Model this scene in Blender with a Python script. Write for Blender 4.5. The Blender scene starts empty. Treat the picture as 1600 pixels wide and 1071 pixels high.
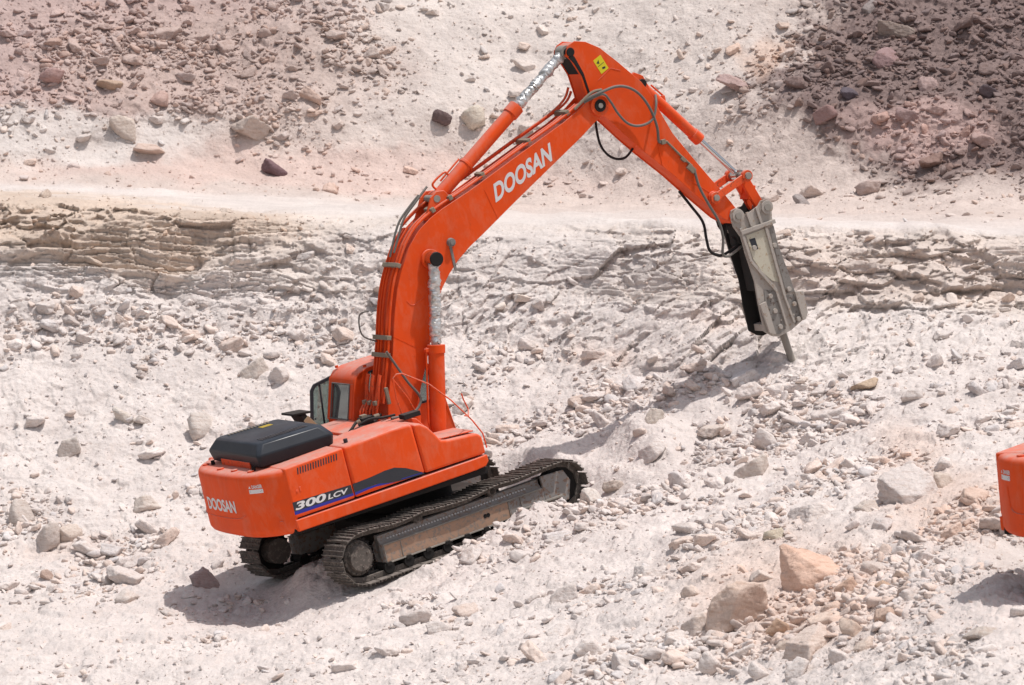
import bpy, bmesh, math, random
import numpy as np
from mathutils import Vector, Matrix, noise as mnoise

# ------------------------------------------------------------------ camera, sky, sun, exposure
SC = bpy.context.scene
COL = SC.collection
PITCH = math.radians(3.0)
cam_data = bpy.data.cameras.new('camera')
cam = bpy.data.objects.new('camera', cam_data)
COL.objects.link(cam)
cam.location = (0, 0, 7)
cam.rotation_euler = (math.radians(90) - PITCH, 0, 0)
cam_data.sensor_width = 36
cam_data.lens = 36 * 6800 / 1600
cam_data.dof.use_dof = True
cam_data.dof.focus_distance = 71
cam_data.dof.aperture_fstop = 3.2
cam_data.clip_start = 1
cam_data.clip_end = 1000
SC.camera = cam

SUN_DIR = Vector((0.31, -0.13, 1.087)).normalized()      # towards the sun
world = bpy.data.worlds.new('World')
SC.world = world
world.use_nodes = True
wn = world.node_tree.nodes
bg = wn['Background']
sky = wn.new('ShaderNodeTexSky')
sky.sky_type = 'NISHITA'
sky.sun_disc = False
sky.sun_elevation = math.asin(SUN_DIR.z)
sky.sun_rotation = math.atan2(SUN_DIR.x, SUN_DIR.y)
sky.dust_density = 2.5
hz = wn.new('ShaderNodeHueSaturation'); hz.inputs['Saturation'].default_value = .45      # hazy white desert sky
world.node_tree.links.new(sky.outputs[0], hz.inputs['Color'])
world.node_tree.links.new(hz.outputs[0], bg.inputs[0])
bg.inputs[1].default_value = 0.125
sun_data = bpy.data.lights.new('sun', 'SUN')
sun_data.energy = 3.25
sun_data.angle = math.radians(0.55)
sun_data.color = (1.0, 0.955, 0.92)
sun = bpy.data.objects.new('sun', sun_data)
COL.objects.link(sun)
sun.rotation_euler = SUN_DIR.to_track_quat('Z', 'Y').to_euler()
SC.view_settings.view_transform = 'Standard'
SC.view_settings.look = 'None'
SC.view_settings.gamma = 1
SC.view_settings.exposure = -0.06
SC.cycles.max_bounces = 6
SC.cycles.diffuse_bounces = 3
SC.cycles.transparent_max_bounces = 8
SC.cycles.use_denoising = True

rng = np.random.default_rng(7)
random.seed(7)

# ------------------------------------------------------------------ materials
def newmat(name):
    m = bpy.data.materials.new(name); m.use_nodes = True
    nt = m.node_tree
    return m, nt, nt.nodes['Principled BSDF'], nt.nodes, nt.links

def noise_node(N, L, vec, scale, detail=4, rough=0.6, dist=0.0):
    n = N.new('ShaderNodeTexNoise'); n.inputs['Scale'].default_value = scale
    n.inputs['Detail'].default_value = detail; n.inputs['Roughness'].default_value = rough
    n.inputs['Distortion'].default_value = dist
    L.new(vec, n.inputs['Vector']); return n

def ramp(N, L, fac, stops):
    r = N.new('ShaderNodeValToRGB'); L.new(fac, r.inputs[0])
    e = r.color_ramp.elements
    while len(e) < len(stops): e.new(0.5)
    for k, (p, c) in enumerate(stops):
        e[k].position = p; e[k].color = (*c, 1) if len(c) == 3 else c
    return r

def mixc(N, L, fac, a, b, mode='MIX'):
    m = N.new('ShaderNodeMix'); m.data_type = 'RGBA'; m.blend_type = mode
    for s, v in ((m.inputs[0], fac), (m.inputs[6], a), (m.inputs[7], b)):
        if isinstance(v, bpy.types.NodeSocket): L.new(v, s)
        elif isinstance(v, (int, float)): s.default_value = v
        else: s.default_value = (*v, 1)
    return m.outputs[2]

def mathn(N, L, op, a, b=0.0, clamp=False):
    m = N.new('ShaderNodeMath'); m.operation = op; m.use_clamp = clamp
    for s, v in ((m.inputs[0], a), (m.inputs[1], b)):
        if isinstance(v, bpy.types.NodeSocket): L.new(v, s)
        else: s.default_value = v
    return m.outputs[0]

def rock_material(name, fine=1.0):
    m, nt, B, N, L = newmat(name)
    at = N.new('ShaderNodeAttribute'); at.attribute_name = 'Col'
    geo = N.new('ShaderNodeNewGeometry')
    tc = N.new('ShaderNodeTexCoord')
    n1 = noise_node(N, L, geo.outputs['Position'], 1.3, 5, .65)
    n2 = noise_node(N, L, geo.outputs['Position'], 11, 5, .7)
    n3 = noise_node(N, L, geo.outputs['Position'], 45, 3, .7)
    r1 = ramp(N, L, n1.outputs[0], [(.3, (.90, .88, .87)), (.7, (1.07, 1.06, 1.05))])
    r2 = ramp(N, L, n2.outputs[0], [(.28, (.92, .90, .88)), (.5, (1, 1, 1)), (.75, (1.02, 1.02, 1.02))])
    r3 = ramp(N, L, n3.outputs[0], [(.3, (.88, .86, .85)), (.6, (1.03, 1.03, 1.03))])
    c = mixc(N, L, 1.0, at.outputs['Color'], r1.outputs[0], 'MULTIPLY')
    c = mixc(N, L, 1.0, c, r2.outputs[0], 'MULTIPLY')
    c = mixc(N, L, 0.8, c, r3.outputs[0], 'MULTIPLY')
    # grains of darker grit
    vo = N.new('ShaderNodeTexVoronoi'); vo.inputs['Scale'].default_value = 26
    L.new(geo.outputs['Position'], vo.inputs['Vector'])
    rr = ramp(N, L, vo.outputs['Color'], [(.0, (.88, .86, .84)), (.22, (.96, .95, .94)), (.3, (1, 1, 1))])
    c = mixc(N, L, 0.7, c, rr.outputs[0], 'MULTIPLY')
    L.new(c, B.inputs['Base Color'])
    B.inputs['Roughness'].default_value = .95
    B.inputs['Specular IOR Level'].default_value = .15
    b1 = N.new('ShaderNodeBump'); b1.inputs['Strength'].default_value = .5 * fine; b1.inputs['Distance'].default_value = .022
    b2 = N.new('ShaderNodeBump'); b2.inputs['Strength'].default_value = .4 * fine; b2.inputs['Distance'].default_value = .010
    v2 = N.new('ShaderNodeTexVoronoi'); v2.inputs['Scale'].default_value = 13; L.new(mixc(N, L, .08, geo.outputs['Position'], n2.outputs['Color'], 'ADD'), v2.inputs['Vector'])
    hh = mathn(N, L, 'ADD', mathn(N, L, 'MULTIPLY', v2.outputs['Distance'], -1.1), n2.outputs[0])
    h3 = mathn(N, L, 'ADD', mathn(N, L, 'MULTIPLY', vo.outputs['Distance'], -.9), n3.outputs[0])
    L.new(hh, b1.inputs['Height']); L.new(h3, b2.inputs['Height'])
    L.new(b1.outputs[0], b2.inputs['Normal']); L.new(b2.outputs[0], B.inputs['Normal'])
    return m

def paint(name, col, rough=.42, dust=.5, coat=.25, metal=0.0, dust_or_topcol=(.55, .42, .37), grime=.35, chips=0.0, chipcol=(.2, .08, .04), smear=0.0):
    m, nt, B, N, L = newmat(name)
    tc = N.new('ShaderNodeTexCoord'); geo = N.new('ShaderNodeNewGeometry')
    P = tc.outputs['Object']
    n1 = noise_node(N, L, P, 2.2, 6, .62); n2 = noise_node(N, L, P, 17, 5, .7); n3 = noise_node(N, L, P, 60, 2, .6)
    c = mixc(N, L, mathn(N, L, 'MULTIPLY', ramp(N, L, n1.outputs[0], [(.42, (0, 0, 0)), (.75, (1, 1, 1))]).outputs[0], grime),
             col, tuple(x * .62 + .02 for x in col))
    if chips:
        f = ramp(N, L, n2.outputs[0], [(.62 - .1 * chips, (0, 0, 0)), (.68 - .1 * chips, (1, 1, 1))])
        c = mixc(N, L, mathn(N, L, 'MULTIPLY', f.outputs[0], .8), c, chipcol)
    sx = N.new('ShaderNodeSeparateXYZ'); L.new(geo.outputs['Normal'], sx.inputs[0])
    up = ramp(N, L, sx.outputs[2], [(.30, (.015, .015, .015)), (.93, (1, 1, 1))])
    du = mathn(N, L, 'MULTIPLY', up.outputs[0], ramp(N, L, n1.outputs[0], [(.3, (.35, .35, .35)), (.62, (1, 1, 1))]).outputs[0])
    du = mathn(N, L, 'MULTIPLY', du, ramp(N, L, n2.outputs[0], [(.3, (.6, .6, .6)), (.6, (1, 1, 1))]).outputs[0])
    du = mathn(N, L, 'MULTIPLY', du, dust, True)
    if smear:      # wiped and settled dust, faded patches and runs
        mp = N.new('ShaderNodeMapping'); mp.inputs['Scale'].default_value = (2.6, 2.6, 1.3); L.new(P, mp.inputs['Vector'])
        n4 = noise_node(N, L, mp.outputs[0], 1.6, 6, .7, .4)
        sm = mathn(N, L, 'MULTIPLY', ramp(N, L, n4.outputs[0], [(.47, (0, 0, 0)), (.80, (1, 1, 1))]).outputs[0], smear)
        c = mixc(N, L, sm, c, (.66, .27, .17))
        n5 = noise_node(N, L, mp.outputs[0], 3.1, 5, .75, .2)
        c = mixc(N, L, mathn(N, L, 'MULTIPLY', ramp(N, L, n5.outputs[0], [(.60, (0, 0, 0)), (.74, (1, 1, 1))]).outputs[0], smear * .8), c, (.30, .045, .012))
    c = mixc(N, L, du, c, dust_or_topcol)
    L.new(c, B.inputs['Base Color'])
    r = mathn(N, L, 'ADD', mathn(N, L, 'MULTIPLY', du, .5), mathn(N, L, 'MULTIPLY_ADD', n2.outputs[0], .15), True)
    r = mathn(N, L, 'ADD', r, rough - .05, True)
    L.new(r, B.inputs['Roughness'])
    B.inputs['Metallic'].default_value = metal
    B.inputs['Specular IOR Level'].default_value = .36
    B.inputs['Coat Weight'].default_value = coat
    B.inputs['Coat Roughness'].default_value = .25
    b = N.new('ShaderNodeBump'); b.inputs['Strength'].default_value = .25; b.inputs['Distance'].default_value = .006
    L.new(n1.outputs[0], b.inputs['Height']); L.new(b.outputs[0], B.inputs['Normal'])
    return m

M = {}
M['ground'] = rock_material('quarry_rock')
M['stone'] = rock_material('loose_stone')
M['orange'] = paint('orange_paint', (.80, .075, .003), .42, .75, .10, smear=.34)
M['orange_worn'] = paint('worn_orange_paint', (.80, .10, .025), .5, .8, .15, chips=.6)
M['hood'] = paint('charcoal_paint', (.010, .013, .019), .34, .55, .3, dust_or_topcol=(.062, .075, .098))  # upward faces mixed towards a bluish grey
M['dark'] = paint('dark_grease', (.018, .016, .015), .6, .25, 0, dust_or_topcol=(.2, .16, .14))
M['track'] = paint('worn_track_steel', (.15, .13, .115), .45, .6, 0, .45, dust_or_topcol=(.42, .36, .32), chips=.9, chipcol=(.28, .24, .21))
M['frame'] = paint('scuffed_frame_steel', (.32, .30, .285), .55, .7, 0, .2, dust_or_topcol=(.42, .37, .34), chips=1.0, chipcol=(.26, .15, .10))
M['rust'] = paint('rusty_scuffed_paint', (.42, .27, .19), .7, .5, 0, .1, dust_or_topcol=(.45, .38, .34), chips=1.1, chipcol=(.24, .215, .19))
M['steel'] = paint('bare_steel', (.42, .39, .35), .45, .3, 0, .6, dust_or_topcol=(.4, .34, .3))
M['grey'] = paint('worn_grey_paint', (.47, .425, .38), .5, .35, 0, .25, dust_or_topcol=(.56, .50, .45), chips=.5, chipcol=(.34, .24, .17))
M['greydark'] = paint('dark_grey_plate', (.29, .27, .25), .55, .3, 0, .3, dust_or_topcol=(.42, .38, .35), chips=.6, chipcol=(.12, .08, .06))
M['cream'] = paint('pale_green_paint', (.54, .50, .40), .6, .3, 0, 0, dust_or_topcol=(.5, .45, .4), chips=.5, chipcol=(.34, .22, .12))
M['rubber'] = paint('black_rubber', (.022, .020, .020), .55, .3, 0, dust_or_topcol=(.25, .2, .18))
M['hosegrey'] = paint('dusty_grey_hose', (.16, .15, .135), .6, .6, 0, dust_or_topcol=(.38, .33, .3))
M['clamp'] = paint('zinc_clamp', (.34, .29, .22), .5, .3, 0, .5)
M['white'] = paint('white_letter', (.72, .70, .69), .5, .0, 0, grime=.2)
M['blue'] = paint('blue_stripe', (.03, .035, .30), .4, .1, .2, grime=.1)
M['black'] = paint('black_stripe', (.035, .037, .045), .4, .12, .2, grime=.1)
M['amber'] = paint('faded_amber_sticker', (.42, .30, .05), .5, 0, 0)
M['shade_black'] = paint('shaded_breaker_steel', (.022, .020, .019), .6, .05, 0)  # near-black that paints in the shade inside the breaker
M['red'] = paint('red_letter', (.55, .03, .03), .5, 0, 0, grime=.1)
M['yellow'] = paint('yellow_sticker', (.72, .60, .03), .5, 0, 0, grime=.1)
M['tan'] = paint('tan_lining', (.35, .27, .17), .7, .2, 0)
def chrome_mat():
    m, nt, B, N, L = newmat('chrome_rod')
    B.inputs['Base Color'].default_value = (.62, .62, .62, 1); B.inputs['Metallic'].default_value = 1
    B.inputs['Roughness'].default_value = .22
    return m
M['chrome'] = chrome_mat()
def foil_mat():
    m, nt, B, N, L = newmat('crumpled_foil')
    tc = N.new('ShaderNodeTexCoord')
    n = noise_node(N, L, tc.outputs['Object'], 14, 3, .6, .8)
    n2 = noise_node(N, L, tc.outputs['Object'], 9, 3, .6)
    L.new(mixc(N, L, ramp(N, L, n2.outputs[0], [(.52, (0, 0, 0)), (.72, (1, 1, 1))]).outputs[0], (.74, .73, .71), (.40, .34, .27)), B.inputs['Base Color'])
    B.inputs['Metallic'].default_value = .7; B.inputs['Roughness'].default_value = .38
    b = N.new('ShaderNodeBump'); b.inputs['Strength'].default_value = .6; b.inputs['Distance'].default_value = .02
    L.new(n.outputs[0], b.inputs['Height']); L.new(b.outputs[0], B.inputs['Normal'])
    return m
M['foil'] = foil_mat()
def glass_mat():
    m, nt, B, N, L = newmat('tinted_glass')
    out = [n for n in N if n.type == 'OUTPUT_MATERIAL'][0]
    tr = N.new('ShaderNodeBsdfTransparent'); tr.inputs[0].default_value = (.50, .60, .58, 1)
    gl = N.new('ShaderNodeBsdfGlossy'); gl.inputs['Color'].default_value = (.85, .95, .95, 1); gl.inputs['Roughness'].default_value = .06
    df = N.new('ShaderNodeBsdfDiffuse'); df.inputs[0].default_value = (.42, .45, .44, 1)
    fr = N.new('ShaderNodeFresnel'); fr.inputs[0].default_value = 1.5
    mx = N.new('ShaderNodeMixShader'); mx2 = N.new('ShaderNodeMixShader')
    mx2.inputs[0].default_value = .22
    L.new(tr.outputs[0], mx2.inputs[1]); L.new(df.outputs[0], mx2.inputs[2])
    L.new(mathn(N, L, 'ADD', fr.outputs[0], .10), mx.inputs[0]); L.new(mx2.outputs[0], mx.inputs[1]); L.new(gl.outputs[0], mx.inputs[2])
    L.new(mx.outputs[0], out.inputs[0])
    return m
M['glass'] = glass_mat()

# ------------------------------------------------------------------ numpy noise
def _h(ix, iy, iz, seed):
    h = (ix.astype(np.int64) * 374761393 + iy.astype(np.int64) * 668265263 + iz.astype(np.int64) * 2147483647 + seed * 1274126177) & 0xffffffff
    h = ((h ^ (h >> 13)) * 1274126177) & 0xffffffff
    h = ((h ^ (h >> 16)) * 2246822519) & 0xffffffff
    return h ^ (h >> 15)

def _r(ix, iy, iz, seed):
    return (_h(ix, iy, iz, seed) & 0xffffff).astype(np.float64) / 0xffffff

def vnoise(P, seed=0):
    i = np.floor(P); f = P - i; i = i.astype(np.int64); f = f * f * f * (f * (f * 6 - 15) + 10)
    o = 0
    for dx in (0, 1):
        wx = f[:, 0] if dx else 1 - f[:, 0]
        for dy in (0, 1):
            wy = f[:, 1] if dy else 1 - f[:, 1]
            for dz in (0, 1):
                wz = f[:, 2] if dz else 1 - f[:, 2]
                o = o + wx * wy * wz * _r(i[:, 0] + dx, i[:, 1] + dy, i[:, 2] + dz, seed)
    return o * 2 - 1

def fbm(P, oct=4, seed=0, gain=.5):
    o = 0; a = 1.0; s = 1.0; t = 0
    for k in range(oct):
        o = o + a * vnoise(P * s + 17.3 * k, seed + k); t += a; a *= gain; s *= 2.03
    return o / t

def cells(P, seed=0):
    """nearest jittered cell: its random value, a random tilt inside it and the gap to the next cell"""
    i = np.floor(P).astype(np.int64); f = P - i
    best = np.full(len(P), 9.0); sec = np.full(len(P), 9.0)
    val = np.zeros(len(P)); tilt = np.zeros(len(P))
    for dx in (-1, 0, 1):
        for dy in (-1, 0, 1):
            for dz in (-1, 0, 1):
                a, b, c = i[:, 0] + dx, i[:, 1] + dy, i[:, 2] + dz
                h = _h(a, b, c, seed)
                vx = dx + (h & 255) / 255.0 - f[:, 0]
                vy = dy + ((h >> 8) & 255) / 255.0 - f[:, 1]
                vz = dz + ((h >> 16) & 255) / 255.0 - f[:, 2]
                d = vx * vx + vy * vy + vz * vz
                m = d < best
                sec = np.where(m, best, np.minimum(sec, d))
                h2 = _h(a, b, c, seed + 91)
                t = ((h2 & 255) / 127.5 - 1) * vx + (((h2 >> 8) & 255) / 127.5 - 1) * vy + (((h2 >> 16) & 255) / 127.5 - 1) * vz
                val = np.where(m, ((h >> 24) & 255) / 255.0, val)
                tilt = np.where(m, t, tilt)
                best = np.where(m, d, best)
    return val, tilt, np.sqrt(sec) - np.sqrt(best)

def sstep(a, b, x):
    t = np.clip((x - a) / (b - a), 0, 1); return t * t * (3 - 2 * t)

# ------------------------------------------------------------------ object helpers
def link(o, parent=None):
    COL.objects.link(o)
    if parent is not None: o.parent = parent
    return o

def mesh_np(name, V, F, mat, colors=None, smooth=True, parent=None):
    me = bpy.data.meshes.new(name)
    V = np.asarray(V, np.float32); F = np.asarray(F, np.int32)
    k = F.shape[1]
    me.vertices.add(len(V)); me.vertices.foreach_set('co', V.ravel())
    me.loops.add(F.size); me.loops.foreach_set('vertex_index', F.ravel())
    me.polygons.add(len(F)); me.polygons.foreach_set('loop_start', np.arange(len(F), dtype=np.int32) * k)
    me.polygons.foreach_set('use_smooth', np.full(len(F), smooth))
    me.update(calc_edges=True)
    if colors is not None:
        a = me.color_attributes.new('Col', 'FLOAT_COLOR', 'POINT')
        c = np.ones((len(V), 4), np.float32); c[:, :3] = colors
        a.data.foreach_set('color', c.ravel())
    me.materials.append(mat)
    return link(bpy.data.objects.new(name, me), parent)

def thing(name, label, cat, matrix=None, group=None):
    o = bpy.data.objects.new(name, None); COL.objects.link(o)
    o.empty_display_size = .3
    if matrix is not None: o.matrix_world = matrix
    o['label'] = label; o['category'] = cat
    if group: o['group'] = group
    return o
# ------------------------------------------------------------------ where the machines stand
def rotz(a): return Matrix.Rotation(a, 4, 'Z')
MACHINE = Matrix(((0.79790, -0.55920, -0.21525, -1.5125), (0.54968, 0.82477, -0.10603, 71.0667),
                  (0.23776, -0.03378, 0.96968, -0.0548), (0, 0, 0, 1)))
SLEW = -0.1094            # the upper structure is turned a little to the right of the tracks
def frame_matrix(loc, fwd, up):
    u = Vector(up).normalized(); f = Vector(fwd); f = (f - u * f.dot(u)).normalized(); l = u.cross(f)
    return Matrix(((f.x, l.x, u.x, loc[0]), (f.y, l.y, u.y, loc[1]), (f.z, l.z, u.z, loc[2]), (0, 0, 0, 1)))
MACHINE2 = frame_matrix((9.24, 58.0, .78), (0, 1, .10), (-.10, -.05, 1))
SLEW2 = -.60

# ------------------------------------------------------------------ the quarry slope (one sheet)
U = np.array([-1400, -500, 0, 400, 800, 1200, 1600, 2200, 3200], float)
W = -np.array([1700, 1300, 1071, 912, 800, 700, 600, 515, 445, 352, 338, 314, 150, 0, -350, -800], float)
CTRL = np.array([[[-16.35,50.0,-4.28],[-9.08,47.0,-3.61],[-5.35,45.0,-3.16],[-2.62,44.0,-2.93],[0.0,43.0,-2.7],[2.44,41.0,-2.25],[4.76,40.0,-2.03],[8.32,40.0,-2.03],[14.27,40.0,-2.03]],[[-19.88,61.0,-3.11],[-11.55,60.0,-2.95],[-6.99,59.0,-2.78],[-3.38,57.0,-2.45],[0.0,54.0,-1.95],[2.96,50.0,-1.29],[5.45,46.0,-0.63],[9.33,45.0,-0.46],[16.0,45.0,-0.46]],[[-22.12,68.0,-1.96],[-12.88,67.0,-1.82],[-7.81,66.0,-1.69],[-3.76,63.6,-1.38],[0.0,60.3,-0.94],[3.34,56.5,-0.44],[6.09,51.5,0.22],[10.35,50.0,0.41],[17.74,50.0,0.41]],[[-24.04,74.0,-1.0],[-14.09,73.4,-0.93],[-8.57,72.5,-0.84],[-4.17,70.6,-0.63],[0.0,66.6,-0.2],[3.66,62.0,0.3],[6.73,57.0,0.84],[11.58,56.0,0.95],[19.85,56.0,0.95]],[[-25.0,77.0,-0.04],[-14.58,76.0,0.05],[-8.88,75.2,0.12],[-4.38,74.2,0.21],[0.0,71.0,0.5],[3.94,66.8,0.89],[7.32,62.0,1.33],[12.4,60.0,1.51],[21.25,60.0,1.51]],[[-25.63,79.0,0.94],[-14.95,78.0,1.02],[-9.11,77.2,1.08],[-4.52,76.6,1.13],[0.0,74.6,1.28],[4.2,71.2,1.54],[7.9,67.0,1.86],[13.42,65.0,2.01],[23.0,65.0,2.01]],[[-25.93,80.0,2.05],[-15.23,79.5,2.08],[-9.29,78.8,2.12],[-4.62,78.4,2.15],[0.0,77.0,2.23],[4.35,73.8,2.43],[8.37,71.0,2.6],[14.23,69.0,2.73],[24.04,68.0,2.79]],[[-26.24,81.0,2.94],[-15.43,80.6,3.08],[-9.45,80.2,3.22],[-4.71,79.9,3.11],[0.0,78.6,3.06],[4.42,75.1,3.13],[8.66,73.5,3.32],[14.84,72.0,3.39],[25.09,71.0,3.44]],[[-26.52,81.9,3.74],[-15.57,81.4,3.88],[-9.53,81.0,4.01],[-4.75,80.7,3.91],[0.0,79.6,3.83],[4.51,76.6,3.84],[8.87,75.3,3.89],[15.25,74.0,3.95],[25.79,73.0,3.99]],[[-26.92,83.2,4.91],[-15.83,82.8,5.17],[-9.69,82.4,5.24],[-4.83,82.1,5.06],[0.0,81.0,4.85],[4.6,78.2,4.9],[9.07,77.1,4.9],[15.67,76.1,4.87],[26.68,75.6,4.88]],[[-27.24,84.2,5.01],[-16.02,83.8,5.29],[-9.81,83.4,5.37],[-4.89,83.1,5.13],[0.0,81.9,5.01],[4.67,79.4,5.05],[9.22,78.4,5.01],[15.98,77.6,4.94],[27.04,76.6,4.97]],[[-29.43,91.0,5.12],[-17.39,91.0,5.32],[-10.7,91.0,5.44],[-5.41,92.0,5.29],[0.0,92.0,5.07],[5.18,88.0,5.05],[10.11,86.0,5.2],[17.5,85.0,5.12],[29.64,84.0,5.14]],[[-30.52,94.5,7.4],[-18.04,94.5,7.4],[-11.1,94.5,7.4],[-5.61,95.5,7.41],[0.0,95.5,7.41],[5.4,92.0,7.39],[10.57,90.0,7.38],[18.09,88.0,7.38],[30.66,87.0,7.37]],[[-31.3,97.0,9.54],[-18.49,97.0,9.54],[-11.38,97.0,9.54],[-5.76,98.2,9.58],[0.0,98.2,9.58],[5.57,95.0,9.49],[10.91,93.0,9.44],[18.68,91.0,9.39],[31.68,90.0,9.36]],[[-33.46,104.0,15.04],[-19.77,104.0,15.04],[-12.17,104.0,15.04],[-6.14,105.0,15.11],[0.0,105.0,15.11],[5.97,102.0,14.88],[11.7,100.0,14.73],[20.07,98.0,14.57],[34.05,97.0,14.5]],[[-37.2,116.0,23.53],[-21.98,116.0,23.53],[-13.53,116.0,23.53],[-6.76,116.0,23.53],[0.0,116.0,23.53],[6.65,114.0,23.25],[13.06,112.0,22.96],[22.45,110.0,22.68],[38.48,110.0,22.68]]])

def pchip(x, y, xq):
    """shape preserving cubic along axis 0"""
    h = np.diff(x); d = np.diff(y, axis=0) / h.reshape(-1, *([1] * (y.ndim - 1)))
    m = np.zeros_like(y); m[0] = d[0]; m[-1] = d[-1]
    w1 = (2 * h[1:] + h[:-1]).reshape(-1, *([1] * (y.ndim - 1))); w2 = (h[1:] + 2 * h[:-1]).reshape(-1, *([1] * (y.ndim - 1)))
    ok = d[:-1] * d[1:] > 0
    with np.errstate(divide='ignore', invalid='ignore'):
        hm = (w1 + w2) / (w1 / d[:-1] + w2 / d[1:])
    m[1:-1] = np.where(ok, hm, 0)
    k = np.clip(np.searchsorted(x, xq, side='right') - 1, 0, len(x) - 2)
    sh = (-1,) + (1,) * (y.ndim - 1)
    t = ((xq - x[k]) / h[k]).reshape(sh); hh = h[k].reshape(sh)
    return (2 * t ** 3 - 3 * t * t + 1) * y[k] + (t ** 3 - 2 * t * t + t) * hh * m[k] + (-2 * t ** 3 + 3 * t * t) * y[k + 1] + (t ** 3 - t * t) * hh * m[k + 1]

NU0, NU, NV = 150, 860, 820
uq = np.concatenate([np.linspace(-1400, -60, NU0, endpoint=False), np.linspace(-60, 1660, NU, endpoint=False), np.linspace(1660, 3200, NU0)])
wq = np.concatenate([np.linspace(-1700, -1110, 50, endpoint=False), np.linspace(-1110, 40, NV, endpoint=False), np.linspace(40, 800, 70)])
S = pchip(W, CTRL, wq)                       # rows x cols x 3
S = pchip(U, np.swapaxes(S, 0, 1), uq)       # cols x rows x 3
S = np.swapaxes(S, 0, 1)
nr, nc = S.shape[:2]
UU, WW = np.meshgrid(uq, wq); VV = -WW       # surface coordinates: UU runs along the slope, VV runs down it
P = S.reshape(-1, 3).copy(); uu = UU.ravel(); vv = VV.ravel()

def grid_normals(G):
    a = np.gradient(G, axis=1); b = np.gradient(G, axis=0)
    n = np.cross(a, b); n /= np.linalg.norm(n, axis=2, keepdims=True) + 1e-9
    return np.where(n[..., 2:3] < -.3, -n, n)
NRM = grid_normals(S).reshape(-1, 3)

def blob(u, v, cu, cv, ru, rv, w=.35):
    d = np.sqrt(((u - cu) / ru) ** 2 + ((v - cv) / rv) ** 2)
    return 1 - sstep(1 - w, 1 + w, d)

wob = fbm(P * .55, 4, 11); wob2 = fbm(P * 1.9, 4, 12)
uw = uu + 70 * wob + 22 * wob2; vw = vv + 34 * fbm(P * .6, 4, 21) + 12 * fbm(P * 2.2, 3, 22)

# zones
ct = np.interp(uu, U, [340, 318, 312, 332, 345, 346, 352, 360, 360])      # lip of the cliff
cb = np.interp(uu, U, [470, 450, 440, 450, 455, 470, 480, 470, 470]) + 22 * wob
z_cliff = sstep(ct - 4, ct + 6, vv) * (1 - sstep(cb - 12, cb + 22, vw))
z_chis = sstep(cb - 25, cb + 5, vw) * (1 - sstep(-40, 40, vw - np.interp(uu, [0, 300, 450, 800, 1000, 1300, 1700], [500, 480, 500, 560, 590, 590, 560])))
z_upper = 1 - sstep(ct - 26, ct - 6, vv)
z_bench = (1 - z_upper) * (1 - sstep(ct - 2, ct + 5, vv))
z_low = np.clip(1 - z_cliff - z_chis - z_upper - z_bench, 0, 1)
z_dark = sstep(0, 1, np.clip((uu + 150 * fbm(P * .7, 5, 14) + 90 * fbm(P * 3.5, 4, 15) + 30 - np.interp(vv, [-200, 0, 60, 130, 170, 210, 250, 300], [1270, 1215, 1190, 1130, 1190, 1270, 1350, 1460])) / 170, 0, 1)) * (1 - sstep(250, 310, vw))
z_mauve = (1 - sstep(400, 640, uw + .7 * vv)) * (1 - sstep(165, 235, vw))
z_pile = blob(uw, vw, 360, 110, 260, 95) * .9

# colours: what each part of the quarry is made of
def lerp(c, col, f): return c + (np.array(col) - c) * f[:, None]
colr = np.tile(np.array([.69, .632, .602]), (len(P), 1))
colr = lerp(colr, (.61, .52, .475), z_upper * .95)
colr = lerp(colr, (.67, .605, .565), z_upper * blob(uw, vw, 820, 60, 380, 160, .5))
colr = lerp(colr, (.64, .50, .45), z_upper * blob(uw, vw, 520, 262, 420, 36, .4) * .8)
colr = lerp(colr, (.49, .375, .35), z_mauve * .92)
colr = lerp(colr, (.50, .40, .36), z_pile * .8)
colr = lerp(colr, (.66, .61, .58), z_upper * blob(uw, vw, 120, 215, 230, 38) * .9)
colr = lerp(colr, (.225, .165, .155), z_dark * .95)
colr = lerp(colr, (.52, .38, .35), z_dark * blob(uw, vw, 1450, 205, 110, 42) * .85)
colr = lerp(colr, (.62, .43, .33), blob(uw, vw, 1200, 85, 45, 30) * .5)
colr = lerp(colr, (.66, .61, .575), z_bench * (.1 + .45 * blob(uw, vv, 640, 330, 420, 40, .6)))

colr = lerp(colr, (.68, .61, .56), z_cliff * .9)
colr = lerp(colr, (.585, .465, .37), z_cliff * blob(uw, vw, 150, 372, 330, 52) * .75)
colr = lerp(colr, (.62, .53, .475), z_cliff * blob(uw, vw, 1440, 400, 230, 60) * .7)
colr = lerp(colr, (.70, .645, .615), z_cliff * blob(uw, vw, 780, 400, 260, 60) * .8)
colr = lerp(colr, (.70, .645, .615), z_chis * .9)
for cu, cv, ru, rv, a in ((1240, 930, 150, 90, .55), (1480, 790, 110, 60, .5), (1420, 700, 60, 30, .4), (1120, 470, 60, 30, .3), (960, 560, 60, 20, .3),
                          (90, 860, 70, 20, .2), (500, 860, 60, 30, .6)):
    colr = lerp(colr, (.66, .49, .40), blob(uw, vw, cu, cv, ru, rv, .6) * a * (1 - z_cliff))
st = fbm(np.stack([P[:, 0] * .5, P[:, 1] * .3, P[:, 2] * 7 + .25 * P[:, 0]], 1), 3, 31)
colr *= (1 + .10 * st * (z_cliff + .3 * z_chis))[:, None]
sc = fbm(P * .9, 5, 41)
colr *= (1 + .07 * sc)[:, None]

# relief
disp = np.zeros(len(P)); Pb = P.copy()
disp += .22 * fbm(P * .45, 4, 51) * (z_low * .7 + z_upper * .9 + .6 * z_chis + .3 * z_cliff)
disp += .07 * fbm(P * 1.6, 4, 52) * (1 - z_bench * .3)
disp += .16 * np.clip(fbm(P * np.array([.8, .5, 1]), 4, 53), 0, 1) * z_bench
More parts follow.
